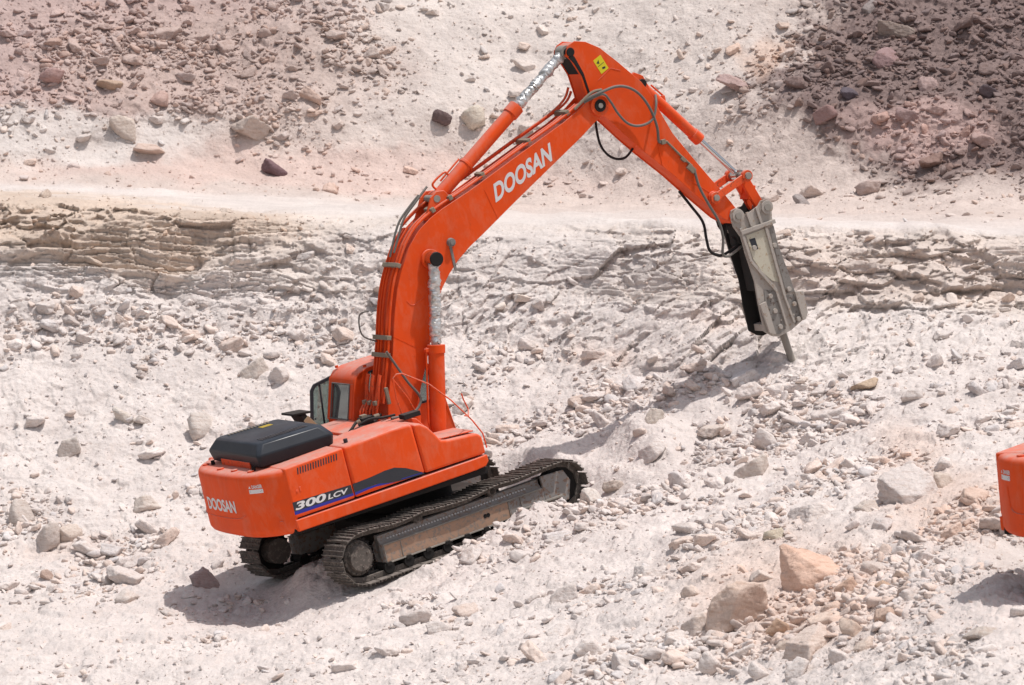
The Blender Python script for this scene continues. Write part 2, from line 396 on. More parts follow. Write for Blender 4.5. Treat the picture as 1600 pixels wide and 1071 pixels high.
# low heaps of rubble that break up the line of the boom's shadow
disp += .38 * blob(uu, vv, 1015, 690, 46, 26, .8) + .30 * blob(uu, vv, 830, 738, 60, 24, .8) + .28 * blob(uu, vv, 740, 735, 40, 24, .8)
flat = sstep(.05, .5, z_bench + (z_upper > .5) * blob(uw, vw, 700, ct - 14, 600, 18))
rub = z_low * 1.0 + z_upper * (.35 + .7 * z_dark + .6 * z_pile + .3 * z_mauve) + .35 * z_chis
for s, a, sd in ((1.6, .055, 61), (4.2, .045, 62), (10.0, .014, 63)):
    v, t, g = cells(P * s, sd)
    e = sstep(0, .10, g)
    disp += a * rub * ((v - .4) * .9 * e + .55 * t)
mk = np.where((z_cliff + z_chis) > .02)[0]
Q = P[mk] + .06 * np.stack([fbm(P[mk] * .8, 3, 71), fbm(P[mk] * .8, 3, 72), 1.2 * fbm(P[mk] * .5, 3, 73)], 1)
def beds(Q, thick, width, seed, dip=.06):
    """broken beds of rock: courses of slabs, each slab standing out by its own amount"""
    zz = (Q[:, 2] + dip * Q[:, 0]) / thick + .35 * vnoise(np.stack([Q[:, 0] / width * .5, Q[:, 1] * 0, Q[:, 2] / thick * .3], 1), seed + 3)
    k = np.floor(zz).astype(np.int64); fz = zz - k; o = np.zeros_like(k)
    rk = _r(k, o, o, seed); wk = width * (.6 + .9 * _r(k, o, o + 1, seed))
    xx = Q[:, 0] / wk + rk * 7 + .25 * fz * (_r(k, o, o + 2, seed) - .5) + .12 * vnoise(Q * 3.0, seed + 4)
    i = np.floor(xx).astype(np.int64); fx = xx - i
    h = _r(k, i, o, seed + 1); tz = _r(k, i, o, seed + 2) - .5; tx = _r(k, i, o + 3, seed + 2) - .5
    edge = np.minimum(np.minimum(fx, 1 - fx) * width / .05, np.minimum(fz, 1 - fz) * thick / .02)
    return .5 * h + .5 * rk - .5 + .35 * tx * (fx - .5) + .5 * (fz - .5) - .12 * (edge < 1), h
bl = np.interp(uu[mk], [0, 380, 520, 880, 980, 1200, 1300, 1600], [1.1, 1.05, .35, .30, .8, .7, 1.0, 1.05]) * z_cliff[mk]
Qw = Q.copy(); Qw[:, 2] += .22 * fbm(Q * np.array([.35, .2, .9]), 3, 241) + .05 * fbm(Q * 2.2, 3, 242)
b1, h1 = beds(Qw, .34, 1.5, 201); b2, h2 = beds(Qw + .3, .13, .7, 211, .02); b3, h3 = beds(Qw + .7, .05, .30, 221, .12)
vb, tb, gb = cells(np.stack([Q[:, 0] * 1.25, Q[:, 1] * .8, Q[:, 2] * 4.2 + .25 * Q[:, 0]], 1), 251)
vc, tc_, gc = cells(np.stack([Q[:, 0] * 3.2, Q[:, 1] * 1.5, Q[:, 2] * 9.0 - .4 * Q[:, 0]], 1), 252)
mixb = sstep(-.15, .25, fbm(Q * .55, 3, 253) + .22 * (1 - sstep(350, 520, uu[mk])))
big, tbig, gbig = cells(Q * np.array([.5, .3, .8]), 231)
disp[mk] += bl * (mixb * (.28 * b1 + .17 * b2 + .07 * b3) + (1 - mixb) * (.32 * ((vb - .5) * sstep(0, .06, gb) + .35 * tb) + .20 * ((vc - .5) * sstep(0, .08, gc) + .4 * tc_)) + (.34 * (big - .5) * sstep(0, .35, gbig) + .20 * tbig) * sstep(ct[mk] + 2, ct[mk] + 30, vv[mk]))
colr[mk] *= (1 + (.10 * (h2 - .5) + .10 * (h1 - .5)) * bl)[:, None]
lip = sstep(ct[mk] + 4, ct[mk] + 46, vv[mk])
crumb = .7 * np.clip(z_cliff[mk] - bl, 0, 1) * lip
# chiselled face: long facets leaning up to the right
ca, sa = math.cos(.65), math.sin(.65)
A = Q[:, 0] * ca + Q[:, 2] * sa; Bq = -Q[:, 0] * sa + Q[:, 2] * ca
lean = sstep(450, 700, uu[mk])
A = A * lean + Q[:, 0] * (1 - lean); Bq = Bq * lean + Q[:, 2] * (1 - lean)
for s, k, a, sd in ((.55, 1.5, .17, 91), (1.3, 3.2, .16, 92), (3.2, 8., .085, 93), (8., 18., .020, 94)):
    v, t, g = cells(np.stack([A * s, Q[:, 1] * s, Bq * k], 1), sd)
    disp[mk] += np.clip(z_chis[mk] + crumb, 0, 1) * a * .8 * ((v - .5) * .55 * sstep(0, .14, g) + .85 * t)
dirn = NRM.copy()
out = np.array([0.10, -.93, .22]); zc = np.clip(z_cliff + z_chis * .6, 0, 1)[:, None]
dirn = dirn * (1 - zc) + out * zc
dirn /= np.linalg.norm(dirn, axis=1, keepdims=True)
P = P + dirn * disp[:, None]

# ground under the two machines: pressed to the plane of the tracks
def press(P, mat, fx0, fx1, fy, sink, fade):
    mi = np.array(mat.inverted()); m = np.array(mat)
    L = P @ mi[:3, :3].T + mi[:3, 3]
    dx = np.maximum(np.maximum(fx0 - L[:, 0], L[:, 0] - fx1), 0); dy = np.maximum(np.abs(L[:, 1]) - fy, 0)
    d = np.hypot(dx, dy)
    w = 1 - sstep(.02, fade, d)
    rough = .05 * fbm(P * 2.5, 3, 101)
    return L, w, rough, m
L, w, rough, m = press(P, MACHINE, -2.35, 2.7, 1.66, .02, .9)
target = -.035 + rough * .6
ridge = np.exp(-((L[:, 0] + 1.9) / .7) ** 2 - ((L[:, 1] + .1) / .75) ** 2) * .42 * (1 + .5 * fbm(P * 3, 3, 7))   # spoil left between the tracks
pit = -.30 * np.exp(-((L[:, 0] + 3.3) / .9) ** 2 - ((L[:, 1] - .2) / 1.6) ** 2)
spill = .22 * np.exp(-((L[:, 0] - .9) / .9) ** 2 - ((L[:, 1] + 2.05) / .40) ** 2) * (1 + .5 * fbm(P * 4, 3, 8)) # rubble heaped on the near track
z2 = L[:, 2] * (1 - w) + np.minimum(L[:, 2], target) * w * .5 + target * w * .5
spill += .17 * sstep(-1.75, -.9, L[:, 0]) * (1 - sstep(1.6, 2.4, L[:, 0])) * np.exp(-((L[:, 1] + 1.95) / .30) ** 2) * (1 + .7 * fbm(P * 5, 3, 9))
L2 = L.copy(); L2[:, 2] = z2 + ridge + pit + spill
P = L2 @ m[:3, :3].T + m[:3, 3]
L, w, rough, m = press(P, MACHINE2, -2.4, 2.6, 1.7, .02, 1.2)
L2 = L.copy(); L2[:, 2] = L[:, 2] * (1 - w) + (-.03 + rough) * w
P = L2 @ m[:3, :3].T + m[:3, 3]
# the rock under the chisel point
tip = np.array(MACHINE @ rotz(SLEW) @ Vector((7.66, 0, 1.02)))[:3]
dh = np.hypot(P[:, 0] - tip[0], P[:, 1] - tip[1]); near = np.argsort(dh)[:12]
P[:, 2] += (tip[2] + .06 - P[near, 2].mean()) * np.exp(-(dh / .55) ** 2)
scar = .10 * np.exp(-((dh - .20) / .12) ** 2); P[:, 2] += scar * fbm(P * 9, 3, 77) - .04 * np.exp(-(dh / .12) ** 2)

idx = np.arange(nr * nc).reshape(nr, nc)
F = np.stack([idx[:-1, :-1], idx[:-1, 1:], idx[1:, 1:], idx[1:, :-1]], -1).reshape(-1, 4)
ground = mesh_np('quarry_slope', P, F, M['ground'], np.clip(colr, 0, .85), smooth=True)
ground['kind'] = 'structure'
G = P.reshape(nr, nc, 3); GN = grid_normals(G); GC = colr.reshape(nr, nc, 3)

def at_uv(u, v):
    """grid cell of surface coordinates (u along, v down)"""
    c = int(np.clip(np.searchsorted(uq, u), 0, nc - 1)); r = int(np.clip(np.searchsorted(wq, -v), 0, nr - 1))
    return r, c

# ------------------------------------------------------------------ stones
def ico(n):
    bm = bmesh.new(); bmesh.ops.create_icosphere(bm, subdivisions=n, radius=1)
    V = np.array([v.co[:] for v in bm.verts]); Fc = np.array([[v.index for v in f.verts] for f in bm.faces]); bm.free()
    return V, Fc

def stone_shape(n, seed, planes=13, rnd=.035, rough=.0, aspect=(1, .8, .6)):
    r = np.random.default_rng(seed); V, Fc = ico(n)
    D = r.normal(size=(planes, 3)); D /= np.linalg.norm(D, axis=1, keepdims=True)
    D = np.vstack([D, [[0, 0, 1], [0, 0, -1]]])
    h = r.uniform(.55, .95, len(D)); h[-2] = .62; h[-1] = .6
    q = np.clip(V @ D.T, 1e-3, None)
    rad = np.min(h / q, axis=1) if rnd <= 0 else -rnd * np.log(np.sum(np.exp(-(h / q) / rnd), axis=1))
    rad = np.clip(rad, .3, 1.3)
    X = V * rad[:, None] * np.array(aspect)
    if rough > 0:
        v, t, g = cells(X * 2.6, seed + 5); v2, t2, g2 = cells(X * np.array([3, 3, 9.]), seed + 9)
        X = X * (1 + rough * (t * .8 + .5 * (v - .5) * sstep(0, .15, g)) + rough * .45 * (t2 + (v2 - .5) * sstep(0, .12, g2)))[:, None]
        X = X * (1 + rough * .35 * fbm(X * 5, 3, seed))[:, None]
    return X, Fc

def pick_color(r, c, jit, rs):
    base = GC[r, c].copy()
    k = rs.uniform(.97, 1.14); hue = rs.choice(3, p=[.62, .26, .12])
    tint = [np.array([1, 1, 1]), np.array([1.02, .95, .90]), np.array([.93, .96, .99])][hue]
    return np.clip(base * k * tint, .02, .8)

rs = np.random.default_rng(23)
def rot_rand(rs, tilt=.5):
    a = rs.uniform(0, 2 * np.pi); e = Matrix.Rotation(a, 3, 'Z')
    t = Matrix.Rotation(rs.normal() * tilt, 3, 'X') @ Matrix.Rotation(rs.normal() * tilt, 3, 'Y')
    return np.array(t @ e)

# density of loose stones per zone
dens = (z_low * (1.0 + 1.8 * sstep(850, 1020, uu) * sstep(560, 680, vv)) + z_upper * (.30 + 3.2 * z_dark + 1.3 * z_pile + .9 * z_mauve) + .07 * z_chis + .06 * z_cliff + .02)
dens *= np.clip(.32 + 3.6 * fbm(Pb * .6, 4, 111), .03, 3.2)
cl = np.clip(.75 + 1.2 * fbm(Pb * 1.1, 4, 112), .15, 2)
dens = np.maximum(dens, cl * np.maximum(1.7 * z_dark, np.maximum(1.0 * z_mauve, 1.5 * z_pile)))
dens *= 1 - .72 * np.clip(flat, 0, 1)
dens *= 1 - .75 * sstep(0, 1, np.clip((vw - np.interp(uu, [0, 300, 600, 900, 1050, 1300, 1600], [900, 980, 1010, 1060, 1075, 960, 880])) / 40, 0, 1))  # finer ground low down
lo = (uu > -420) & (uu < 2050) & (vv > -30) & (vv < 1100)
cellw = np.where((uu < -60) | (uu > 1660), 4.6, 1.0)      # wider cells beyond the sides
dens = dens * np.where(lo, cellw, .0)
prob = dens / dens.sum()
def inside_machine(p):
    for mt in (MACHINE, MACHINE2):
        l = mt.inverted() @ Vector(p)
        if -2.45 < l.x < 2.55 and abs(l.y) < 1.62: return True
    return False

def scatter(n, lo_s, hi_s, alpha, seed):
    r = np.random.default_rng(seed)
    k = r.choice(len(prob), n, p=prob)
    s = lo_s * (1 - r.random(n) * (1 - (lo_s / hi_s) ** alpha)) ** (-1 / alpha)
    return k, s, r

protos_small = [stone_shape(1, 200 + i, 9, .0, 0, (1, rs.uniform(.6, .95), rs.uniform(.45, .75))) for i in range(14)]
protos_mid = [stone_shape(3, 300 + i, 11, .02, .05, (1, rs.uniform(.6, .95), rs.uniform(.4, .75))) for i in range(14)]

def merge_stones(name, ks, ss, r, protos, smooth, kind_label):
    Vs, Fs, Cs = [], [], []; off = 0
    keep = np.array([not inside_machine(P[k]) for k in ks])
    ks, ss = ks[keep], ss[keep]
    for pi, (X, Fc) in enumerate(protos):
        sel = np.where(np.arange(len(ks)) % len(protos) == pi)[0]
        if not len(sel): continue
        for j in sel:
            R = rot_rand(r, .45); k = ks[j]
            n = GN.reshape(-1, 3)[k]
            pos = P[k] + n * ss[j] * .10 + r.normal(size=3) * .01
            Vs.append((X * ss[j]) @ R.T + pos); Fs.append(Fc + off); off += len(X)
            cc = pick_color(k // nc, k % nc, 0, r)
            Cs.append(np.tile(cc, (len(X), 1)))
    o = mesh_np(name, np.vstack(Vs), np.vstack(Fs), M['stone'], np.vstack(Cs), smooth)
    o['label'], o['category'], o['group'] = kind_label
    del o['group']
    o['kind'] = 'stuff'
    return o

k1, s1, r1 = scatter(68000, .012, .065, 1.6, 5)
pm = prob * 0 + (.35 * cellw * (lo & ~(z_bench > .5)) / max(1, (lo & ~(z_bench > .5)).sum()))
k1[::3] = r1.choice(len(prob), len(k1[::3]), p=pm / pm.sum())
merge_stones('gravel', k1, s1, r1, protos_small, False, ('fine pale limestone gravel and chips strewn over the whole quarry slope', 'gravel', ''))
k2, s2, r2 = scatter(12200, .055, .15, 2.3, 6)
merge_stones('rubble', k2, s2, r2, protos_mid, True, ('fist to head sized pale rubble spread over the quarry slope', 'rubble', ''))
# ------------------------------------------------------------------ individual stones and boulders
PALE = None; PINK = (.70, .50, .40); PEACH = (.70, .57, .49); TAN = (.52, .41, .31); DARK = (.17, .125, .125); MAUVE = (.36, .25, .25); GREYR = (.36, .32, .31)
PALEW = (.71, .655, .625)
BOULDERS = [
 (1265, 893, 116, 92, PINK, 'largest boulder, salmon pink and angular, upper one of the two big ones at lower right'),
 (1153, 958, 112, 92, PEACH, 'big peach coloured slab boulder just below left of the largest salmon pink boulder'),
 (1270, 1010, 78, 54, (.68, .58, .52), 'squarish pale block below the two big pink boulders'),
 (1220, 982, 46, 34, (.60, .43, .32), 'orange brown stone wedged right of the big peach slab boulder'),
 (1290, 975, 58, 20, PEACH, 'thin flat peach slab lying above the squarish pale block'),
 (1338, 992, 46, 36, (.66, .54, .46), 'peach tinted stone right of the squarish pale block'),
 (1008, 898, 62, 42, PALEW, 'pale flat-topped stone alone, left of the big pink boulders'),
 (885, 930, 52, 36, PALEW, 'pale lumpy stone with a smaller flat stone at its left, below the track'),
 (835, 929, 38, 18, PALEW, 'low flat pale stone at the left side of a lumpy stone, below the track'),
 (924, 1022, 50, 34, PALEW, 'rounded whitish stone near the bottom edge, left of the bottom cluster'),
 (877, 979, 42, 22, PALEW, 'flat pale stone between the lumpy stone and the rounded whitish stone'),
 (1095, 980, 56, 48, (.68, .60, .55), 'chunky pale stone against the left foot of the big peach slab boulder'),
 (1112, 1034, 46, 50, PALEW, 'upright whitish stone at the bottom edge under the chunky pale stone'),
 (1157, 1018, 42, 34, PALEW, 'pale wedge shaped stone below the big peach slab boulder'),
 (978, 1040, 52, 34, PALEW, 'wide whitish stone cut by the bottom edge, right of the rounded whitish stone'),
 (1250, 1046, 42, 36, PALEW, 'whitish pointed stone directly under the squarish pale block'),
 (1330, 925, 40, 30, (.66, .48, .38), 'salmon tinted stone at the lower right corner of the largest salmon pink boulder'),
 (1302, 955, 34, 22, (.68, .54, .46), 'small peach stone in the gap beneath the largest salmon pink boulder'),
 (1228, 1015, 30, 24, (.64, .54, .47), 'small beige stone between the peach slab boulder and the squarish pale block'),
 (1315, 1030, 36, 26, PALEW, 'whitish stone at the lower right of the squarish pale block'),
 (1082, 935, 34, 24, (.69, .60, .54), 'pale peach stone against the left side of the big peach slab boulder'),
 (1190, 905, 36, 22, (.68, .60, .55), 'pale stone between the two big pink boulders, at their left'),
 (1385, 968, 44, 28, (.66, .50, .41), 'salmon brown stone right of the peach tinted stone, in the pink pile'),
 (1412, 905, 34, 26, (.66, .54, .46), 'beige stone some way right of the largest salmon pink boulder'),
 (1430, 935, 38, 26, PALEW, 'pale stone at the right end of the pink pile'),
 (1060, 1005, 38, 28, PALEW, 'pale stone left of the chunky stone at the peach slab boulder'),
 (1190, 1052, 40, 30, PALEW, 'whitish stone at the bottom edge left of the pointed whitish stone'),
 (1350, 1015, 34, 24, (.67, .57, .50), 'beige stone under the peach tinted stone in the pink pile'),
 (1215, 843, 38, 26, (.60, .54, .44), 'yellowish rounded stone above left of the largest salmon pink boulder'),
 (1275, 802, 86, 34, PALEW, 'long pale slab lying tilted above the largest salmon pink boulder'),
 (1428, 765, 100, 64, (.67, .61, .58), 'big flat pale slab boulder, largest one left of the excavator at the right edge'),
 (1476, 756, 38, 30, (.60, .52, .46), 'beige stone leaning on the right end of the big flat pale slab boulder'),
 (1478, 726, 32, 26, PALEW, 'small pale stone above the beige stone and the big flat slab'),
 (1358, 797, 40, 26, (.62, .55, .50), 'beige stone between the long tilted slab and the big flat slab'),
 (1181, 732, 56, 40, (.64, .57, .52), 'blocky beige stone alone in the middle of the right hand rubble'),
 (1196, 682, 40, 42, PALEW, 'whitish upright stone above the blocky beige stone'),
 (1037, 685, 34, 26, (.62, .56, .50), 'beige rounded stone up the slope right of the track front'),
 (1020, 716, 44, 32, PALEW, 'pale stone right of the track front, just below a beige rounded one'),
 (1115, 677, 46, 18, (.64, .57, .52), 'flat beige slab left of the whitish upright stone'),
 (1425, 632, 38, 20, PALEW, 'white flat stone high in the rubble at right below the rock face'),
 (1354, 608, 46, 16, TAN, 'tan flat slab at the top of the rubble right of the chisel'),
 (1362, 892, 42, 34, (.64, .57, .53), 'pale stone standing right of the largest salmon pink boulder'),
 (1384, 922, 30, 24, (.52, .38, .29), 'small rusty brown stone below right of the largest salmon pink boulder'),
 (1536, 994, 60, 26, (.58, .52, .47), 'long greyish beige stone near the lower right corner'),
 (1594, 957, 34, 26, PALEW, 'pale stone cut by the right edge beneath the second excavator'),
 (925, 781, 36, 30, (.67, .62, .58), 'rounded pale stone touching the front of the near track'),
 (958, 745, 34, 20, (.60, .52, .46), 'beige stone just up the slope from the front of the near track'),
 (648, 745, 60, 34, PALEW, 'pale stone heap partly hidden behind the near track'),
 (321, 660, 54, 44, (.66, .61, .57), 'big pale rounded boulder up the slope behind the black engine hood'),
 (316, 903, 48, 36, (.44, .36, .35), 'squat stone, shade painted into its brownish grey, at the rear foot of the excavator'),  # dark tint holds the counterweight's shadow
 (70, 838, 44, 58, (.64, .58, .54), 'tall pale block in the stone cluster at the left edge'),
 (36, 804, 42, 44, (.60, .54, .50), 'grey beige stone above left of the tall pale block, left edge'),
 (108, 834, 38, 34, (.64, .56, .50), 'beige stone right beside the tall pale block at left'),
 (134, 853, 48, 24, PALEW, 'flat pale stone at the right end of the left edge cluster'),
 (76, 899, 24, 20, (.56, .44, .38), 'small pinkish brown stone below the tall pale block at left'),
 (228, 785, 44, 32, (.67, .61, .56), 'pale wedge stone alone, left of the lettered counterweight'),
 (200, 938, 40, 22, (.66, .60, .56), 'pale flat stone low at left, below the wedge stone'),
 (108, 697, 38, 38, (.64, .59, .55), 'pale grey stone left of the big rounded boulder'),
 (196, 650, 42, 24, (.65, .60, .55), 'flat pale stone left of the big rounded boulder, slightly higher'),
 (223, 657, 34, 20, (.66, .60, .56), 'low pale stone between a flat stone and the big rounded boulder'),
 (400, 577, 50, 38, (.66, .60, .55), 'left one of two pale boulders up the slope left of the cab'),
 (437, 584, 36, 42, PALEW, 'right one of two pale boulders up the slope left of the cab'),
 (652, 967, 54, 30, (.66, .60, .57), 'long pale stone tilted up to the right in the fine gravel at bottom centre'),
 (680, 984, 42, 22, PALEW, 'flat whitish stone right below the long tilted stone at bottom centre'),
 (735, 180, 42, 34, (.66, .60, .52), 'cream boulder on the upper slope left of the long boom cylinder'),
 (690, 181, 32, 22, DARK, 'small black stone beside the cream boulder on the upper slope'),
 (429, 263, 44, 28, (.20, .13, .14), 'dark purple angular stone alone on the pink upper slope'),
 (193, 197, 42, 40, (.64, .56, .50), 'pale upright boulder on the upper slope at left'),
 (388, 200, 64, 34, (.60, .52, .47), 'wide pale layered block above the dark purple stone'),
 (83, 124, 38, 24, (.48, .33, .31), 'pinkish mauve boulder high on the left slope'),
 (250, 155, 30, 24, (.50, .36, .32), 'pinkish brown stone up the slope from the pale upright boulder'),
 (165, 134, 42, 16, (.48, .36, .28), 'thin brown slab high on the left slope right of the mauve boulder'),
 (228, 235, 60, 14, (.60, .48, .42), 'long flat pink slab on the upper slope below the upright boulder'),
 (1398, 43, 62, 30, (.34, .28, .25), 'big brown grey boulder at the top of the dark scree'),
 (1153, 130, 70, 24, (.46, .34, .32), 'long mauve slab at the left edge of the dark scree'),
 (1357, 8, 34, 22, (.34, .30, .29), 'grey boulder cut by the top edge above the dark scree'),
 (1251, 297, 28, 20, GREYR, 'single grey stone on the pale slope above the breaker'),
 (1382, 92, 52, 30, MAUVE, 'broad mauve boulder in the dark scree below the brown grey one'),
 (1446, 130, 34, 34, (.50, .38, .36), 'lighter pink boulder in the middle of the dark scree'),
 (1330, 148, 30, 18, (.14, .12, .14), 'blackish flat stone in the middle of the dark scree'),
 (1545, 145, 34, 24, (.15, .12, .13), 'black stone in the dark scree near the right edge'),
 (1290, 175, 40, 26, (.34, .23, .22), 'dark reddish boulder in the lower left of the dark scree'),
 (1420, 178, 42, 26, (.40, .29, .28), 'mauve wedge boulder below the lighter pink boulder in the scree'),
 (1360, 265, 44, 22, (.46, .37, .34), 'pinkish grey block at the bottom tip of the dark scree'),
]
STONE_LIB = [stone_shape(4, 500 + i, 10, .008, .10, (1, rs.uniform(.7, .95), rs.uniform(.5, .8))) for i in range(10)]
STONE_ME = []
for i, (X, Fc) in enumerate(STONE_LIB):
    me = bpy.data.meshes.new('stone_%d' % i)
    me.from_pydata(X.tolist(), [], Fc.tolist()); me.polygons.foreach_set('use_smooth', [True] * len(Fc)); me.update()
    STONE_ME.append(me)

def stone_mat(nm):
    """same rock, tinted per object"""
    m = bpy.data.materials.new(nm); return m
def object_rock():
    m = rock_material('boulder_rock')
    nt = m.node_tree
    at = [n for n in nt.nodes if n.type == 'ATTRIBUTE'][0]
    oi = nt.nodes.new('ShaderNodeObjectInfo')
    for l in list(nt.links):
        if l.from_node == at:
            to = l.to_socket; nt.links.remove(l); nt.links.new(oi.outputs['Color'], to)
    nt.nodes.remove(at)
    # bedding lines
    tc = nt.nodes.new('ShaderNodeTexCoord'); mp = nt.nodes.new('ShaderNodeMapping'); mp.inputs['Scale'].default_value = (1, 1, 6)
    mp.inputs['Rotation'].default_value = (.3, .25, 0)
    nt.links.new(tc.outputs['Object'], mp.inputs['Vector'])
    n = noise_node(nt.nodes, nt.links, mp.outputs[0], 1.6, 5, .65, .3)
    B = nt.nodes['Principled BSDF']
    old = B.inputs['Base Color'].links[0].from_socket
    r = ramp(nt.nodes, nt.links, n.outputs[0], [(.34, (.80, .72, .67)), (.5, (1, 1, 1)), (.7, (1.05, 1.04, 1.03))])
    nt.links.new(mixc(nt.nodes, nt.links, .8, old, r.outputs[0], 'MULTIPLY'), B.inputs['Base Color'])
    return m
M['boulder'] = object_rock()
for me in STONE_ME: me.materials.append(M['boulder'])

def put(o, r, c, size, rot, sink=.12):
    p = G[r, c]; n = GN[r, c]
    o.matrix_world = Matrix.Translation(Vector(p) + Vector(n) * size * sink) @ rot.to_4x4() @ Matrix.Diagonal((size, size, size, 1))

placed = []
for i, (px, py, w, h, colr_, label) in enumerate(BOULDERS):
    r_, c_ = at_uv(px, py + h * .18)
    depth = G[r_, c_, 1]
    size = w * depth / 6800 / 2
    big = w > 60
    X, Fc = stone_shape(5 if big else 4, 700 + i * 3, 8 if i % 2 else 7, .005, .07, (1, rs.uniform(.7, .9), rs.uniform(.6, .9)))
    X = X @ np.array(Matrix.Rotation(rs.choice([-1, 1]) * rs.uniform(.15, .6), 3, 'Y') @ Matrix.Rotation(rs.uniform(-.5, .5), 3, 'X') @ Matrix.Rotation(rs.uniform(0, 6.28), 3, 'Z')).T
    X[:, 0] /= np.ptp(X[:, 0]) / 2; X[:, 2] *= (h / w) * 2.5 / np.ptp(X[:, 2]); X[:, 1] *= .9
    me = bpy.data.meshes.new('boulder'); me.from_pydata(X.tolist(), [], Fc.tolist())
    me.polygons.foreach_set('use_smooth', [True] * len(Fc)); me.update(); me.materials.append(M['boulder'])
    o = link(bpy.data.objects.new('boulder' if w > 45 else 'stone', me))
    put(o, r_, c_, size, Matrix.Rotation(rs.normal() * .12, 3, 'Y') @ Matrix.Rotation(rs.normal() * .15, 3, 'X') @ Matrix.Rotation(rs.normal() * .1, 3, 'Z'), .12)
    col = colr_ or GC[r_, c_]
    o.color = (*[float(x) for x in col], 1)
    o['label'] = label; o['category'] = 'boulder' if w > 45 else 'stone'; o['group'] = 'boulders and larger stones on the quarry slope'
    placed.append((px, py, w))

LAND = [(1265, 893, 'largest salmon pink boulder'), (1153, 958, 'big peach slab boulder'), (1270, 1010, 'squarish pale block at bottom'), (1008, 898, 'lone pale flat-topped stone'),
 (885, 930, 'pale lumpy stone below the track'), (924, 1022, 'rounded whitish stone at the bottom edge'), (1275, 802, 'long tilted pale slab'), (1428, 765, 'big flat pale slab boulder'),
 (1181, 732, 'blocky beige stone at right'), (1425, 632, 'white flat stone high at right'), (1536, 994, 'long beige stone at the lower right corner'), (925, 790, 'front of the near track'),
 (321, 660, 'big pale rounded boulder'), (316, 903, 'shaded brownish stone behind the excavator'), (70, 838, 'tall pale block at the left edge'), (228, 785, 'lone pale wedge stone at left'),
 (200, 938, 'pale flat stone low at left'), (420, 580, 'two pale boulders left of the cab'), (660, 970, 'long tilted stone at bottom centre'), (735, 180, 'cream boulder near the arm cylinder'),
 (429, 263, 'dark purple angular stone'), (193, 197, 'pale upright boulder on the upper slope'), (388, 200, 'wide pale layered block'), (83, 124, 'mauve boulder high at left'),
 (1398, 43, 'brown grey boulder atop the dark scree'), (1153, 130, 'long mauve slab beside the dark scree'), (1251, 297, 'single grey stone above the breaker'), (1446, 130, 'lighter pink boulder of the scree'),
 (1545, 145, 'black stone of the scree'), (1240, 562, 'chisel point of the breaker'), (905, 70, 'top of the arm'), (640, 120, 'empty slope left of the arm top'), (430, 60, 'brown rubble heap at the top'),
 (120, 480, 'foot of the layered cliff at left'), (80, 620, 'left edge halfway up'), (800, 620, 'excavator nose'), (960, 620, 'shadow left of the breaker'), (760, 880, 'middle of the near track'), (560, 925, 'rear wheel of the near track'),
 (60, 1010, 'lower left corner'), (330, 1010, 'shadow under the counterweight'), (1560, 760, 'right edge counterweight corner'), (1560, 560, 'right edge above the counterweight corner'), (1130, 840, 'gap between track and pink boulders')]
def auto_label(u, v, s, col):
    a, b, nm = min(LAND, key=lambda t: (t[0] - u) ** 2 + 1.4 * (t[1] - v) ** 2)
    dx, dy = u - a, v - b; lum = float(sum(col)) / 3
    far = math.hypot(dx, dy) > 75
    d = ('below' if dy > 0 else 'above') if abs(dy) > .45 * abs(dx) else ''
    d2 = ('right' if dx > 0 else 'left') if abs(dx) > .45 * abs(dy) else ''
    pos = (d + ' and ' + d2 + ' of' if d and d2 else (d or d2 + ' of')).strip()
    c = 'dark' if lum < .3 else 'brownish' if lum < .46 else 'pinkish' if col[0] - col[2] > .12 else 'pale'
    sz = 'large' if s > .22 else 'medium' if s > .165 else 'small'
    return '%s %s stone %s%s the %s' % (sz, c, '' if far else 'just ', pos, nm)
def region(u, v):
    if v < 315: return 'stones of the dark scree at upper right' if u > 1150 else 'stones on the upper slope'
    if v < 720: return 'rubble stones up the slope behind the excavator' if u < 700 else 'rubble stones below the breaker'
    return 'rubble stones at lower left' if u < 640 else 'rubble stones at lower right'
n_auto = 300 - len(BOULDERS)
k3, s3, r3 = scatter(1250, .13, .30, 2.4, 8)
cnt = 0; nlab = {}
for k, s in sorted(zip(k3, s3), key=lambda t: -t[1]):
    if cnt >= n_auto: break
    u_, v_ = uu[k], vv[k]
    if not (5 < u_ < 1595 and 5 < v_ < 1066): continue
    if any(abs(u_ - a) < b * .6 + 8 and abs(v_ - c2) < b * .5 + 6 for a, c2, b in placed): continue
    if inside_machine(P[k]): continue
    if 330 < u_ < 940 and 660 < v_ < 920 and (MACHINE.inverted() @ Vector(P[k])).y > -1.7 and (MACHINE.inverted() @ Vector(P[k])).y < 2.2: continue
    placed.append((u_, v_, 30))
    o = link(bpy.data.objects.new('stone', STONE_ME[cnt % len(STONE_ME)]))
    r_, c_ = k // nc, k % nc
    put(o, r_, c_, s, Matrix(rot_rand(r3, .35).tolist()), .1)
    o.color = (*[float(x) for x in pick_color(r_, c_, 0, r3)], 1)
    lab = auto_label(u_, v_, s, o.color[:3]); nlab[lab] = nlab.get(lab, 0) + 1
    if nlab[lab] > 1: lab = ('second ', 'third ', 'fourth ')[min(nlab[lab], 4) - 2] + lab.replace(' stone ', ' stone ', 1)
    if len(lab.split()) > 16: lab = lab.replace(' and ', ' ', 1)
    o['label'] = lab; o['group'] = region(u_, v_)
    o['category'] = 'stone'
    cnt += 1
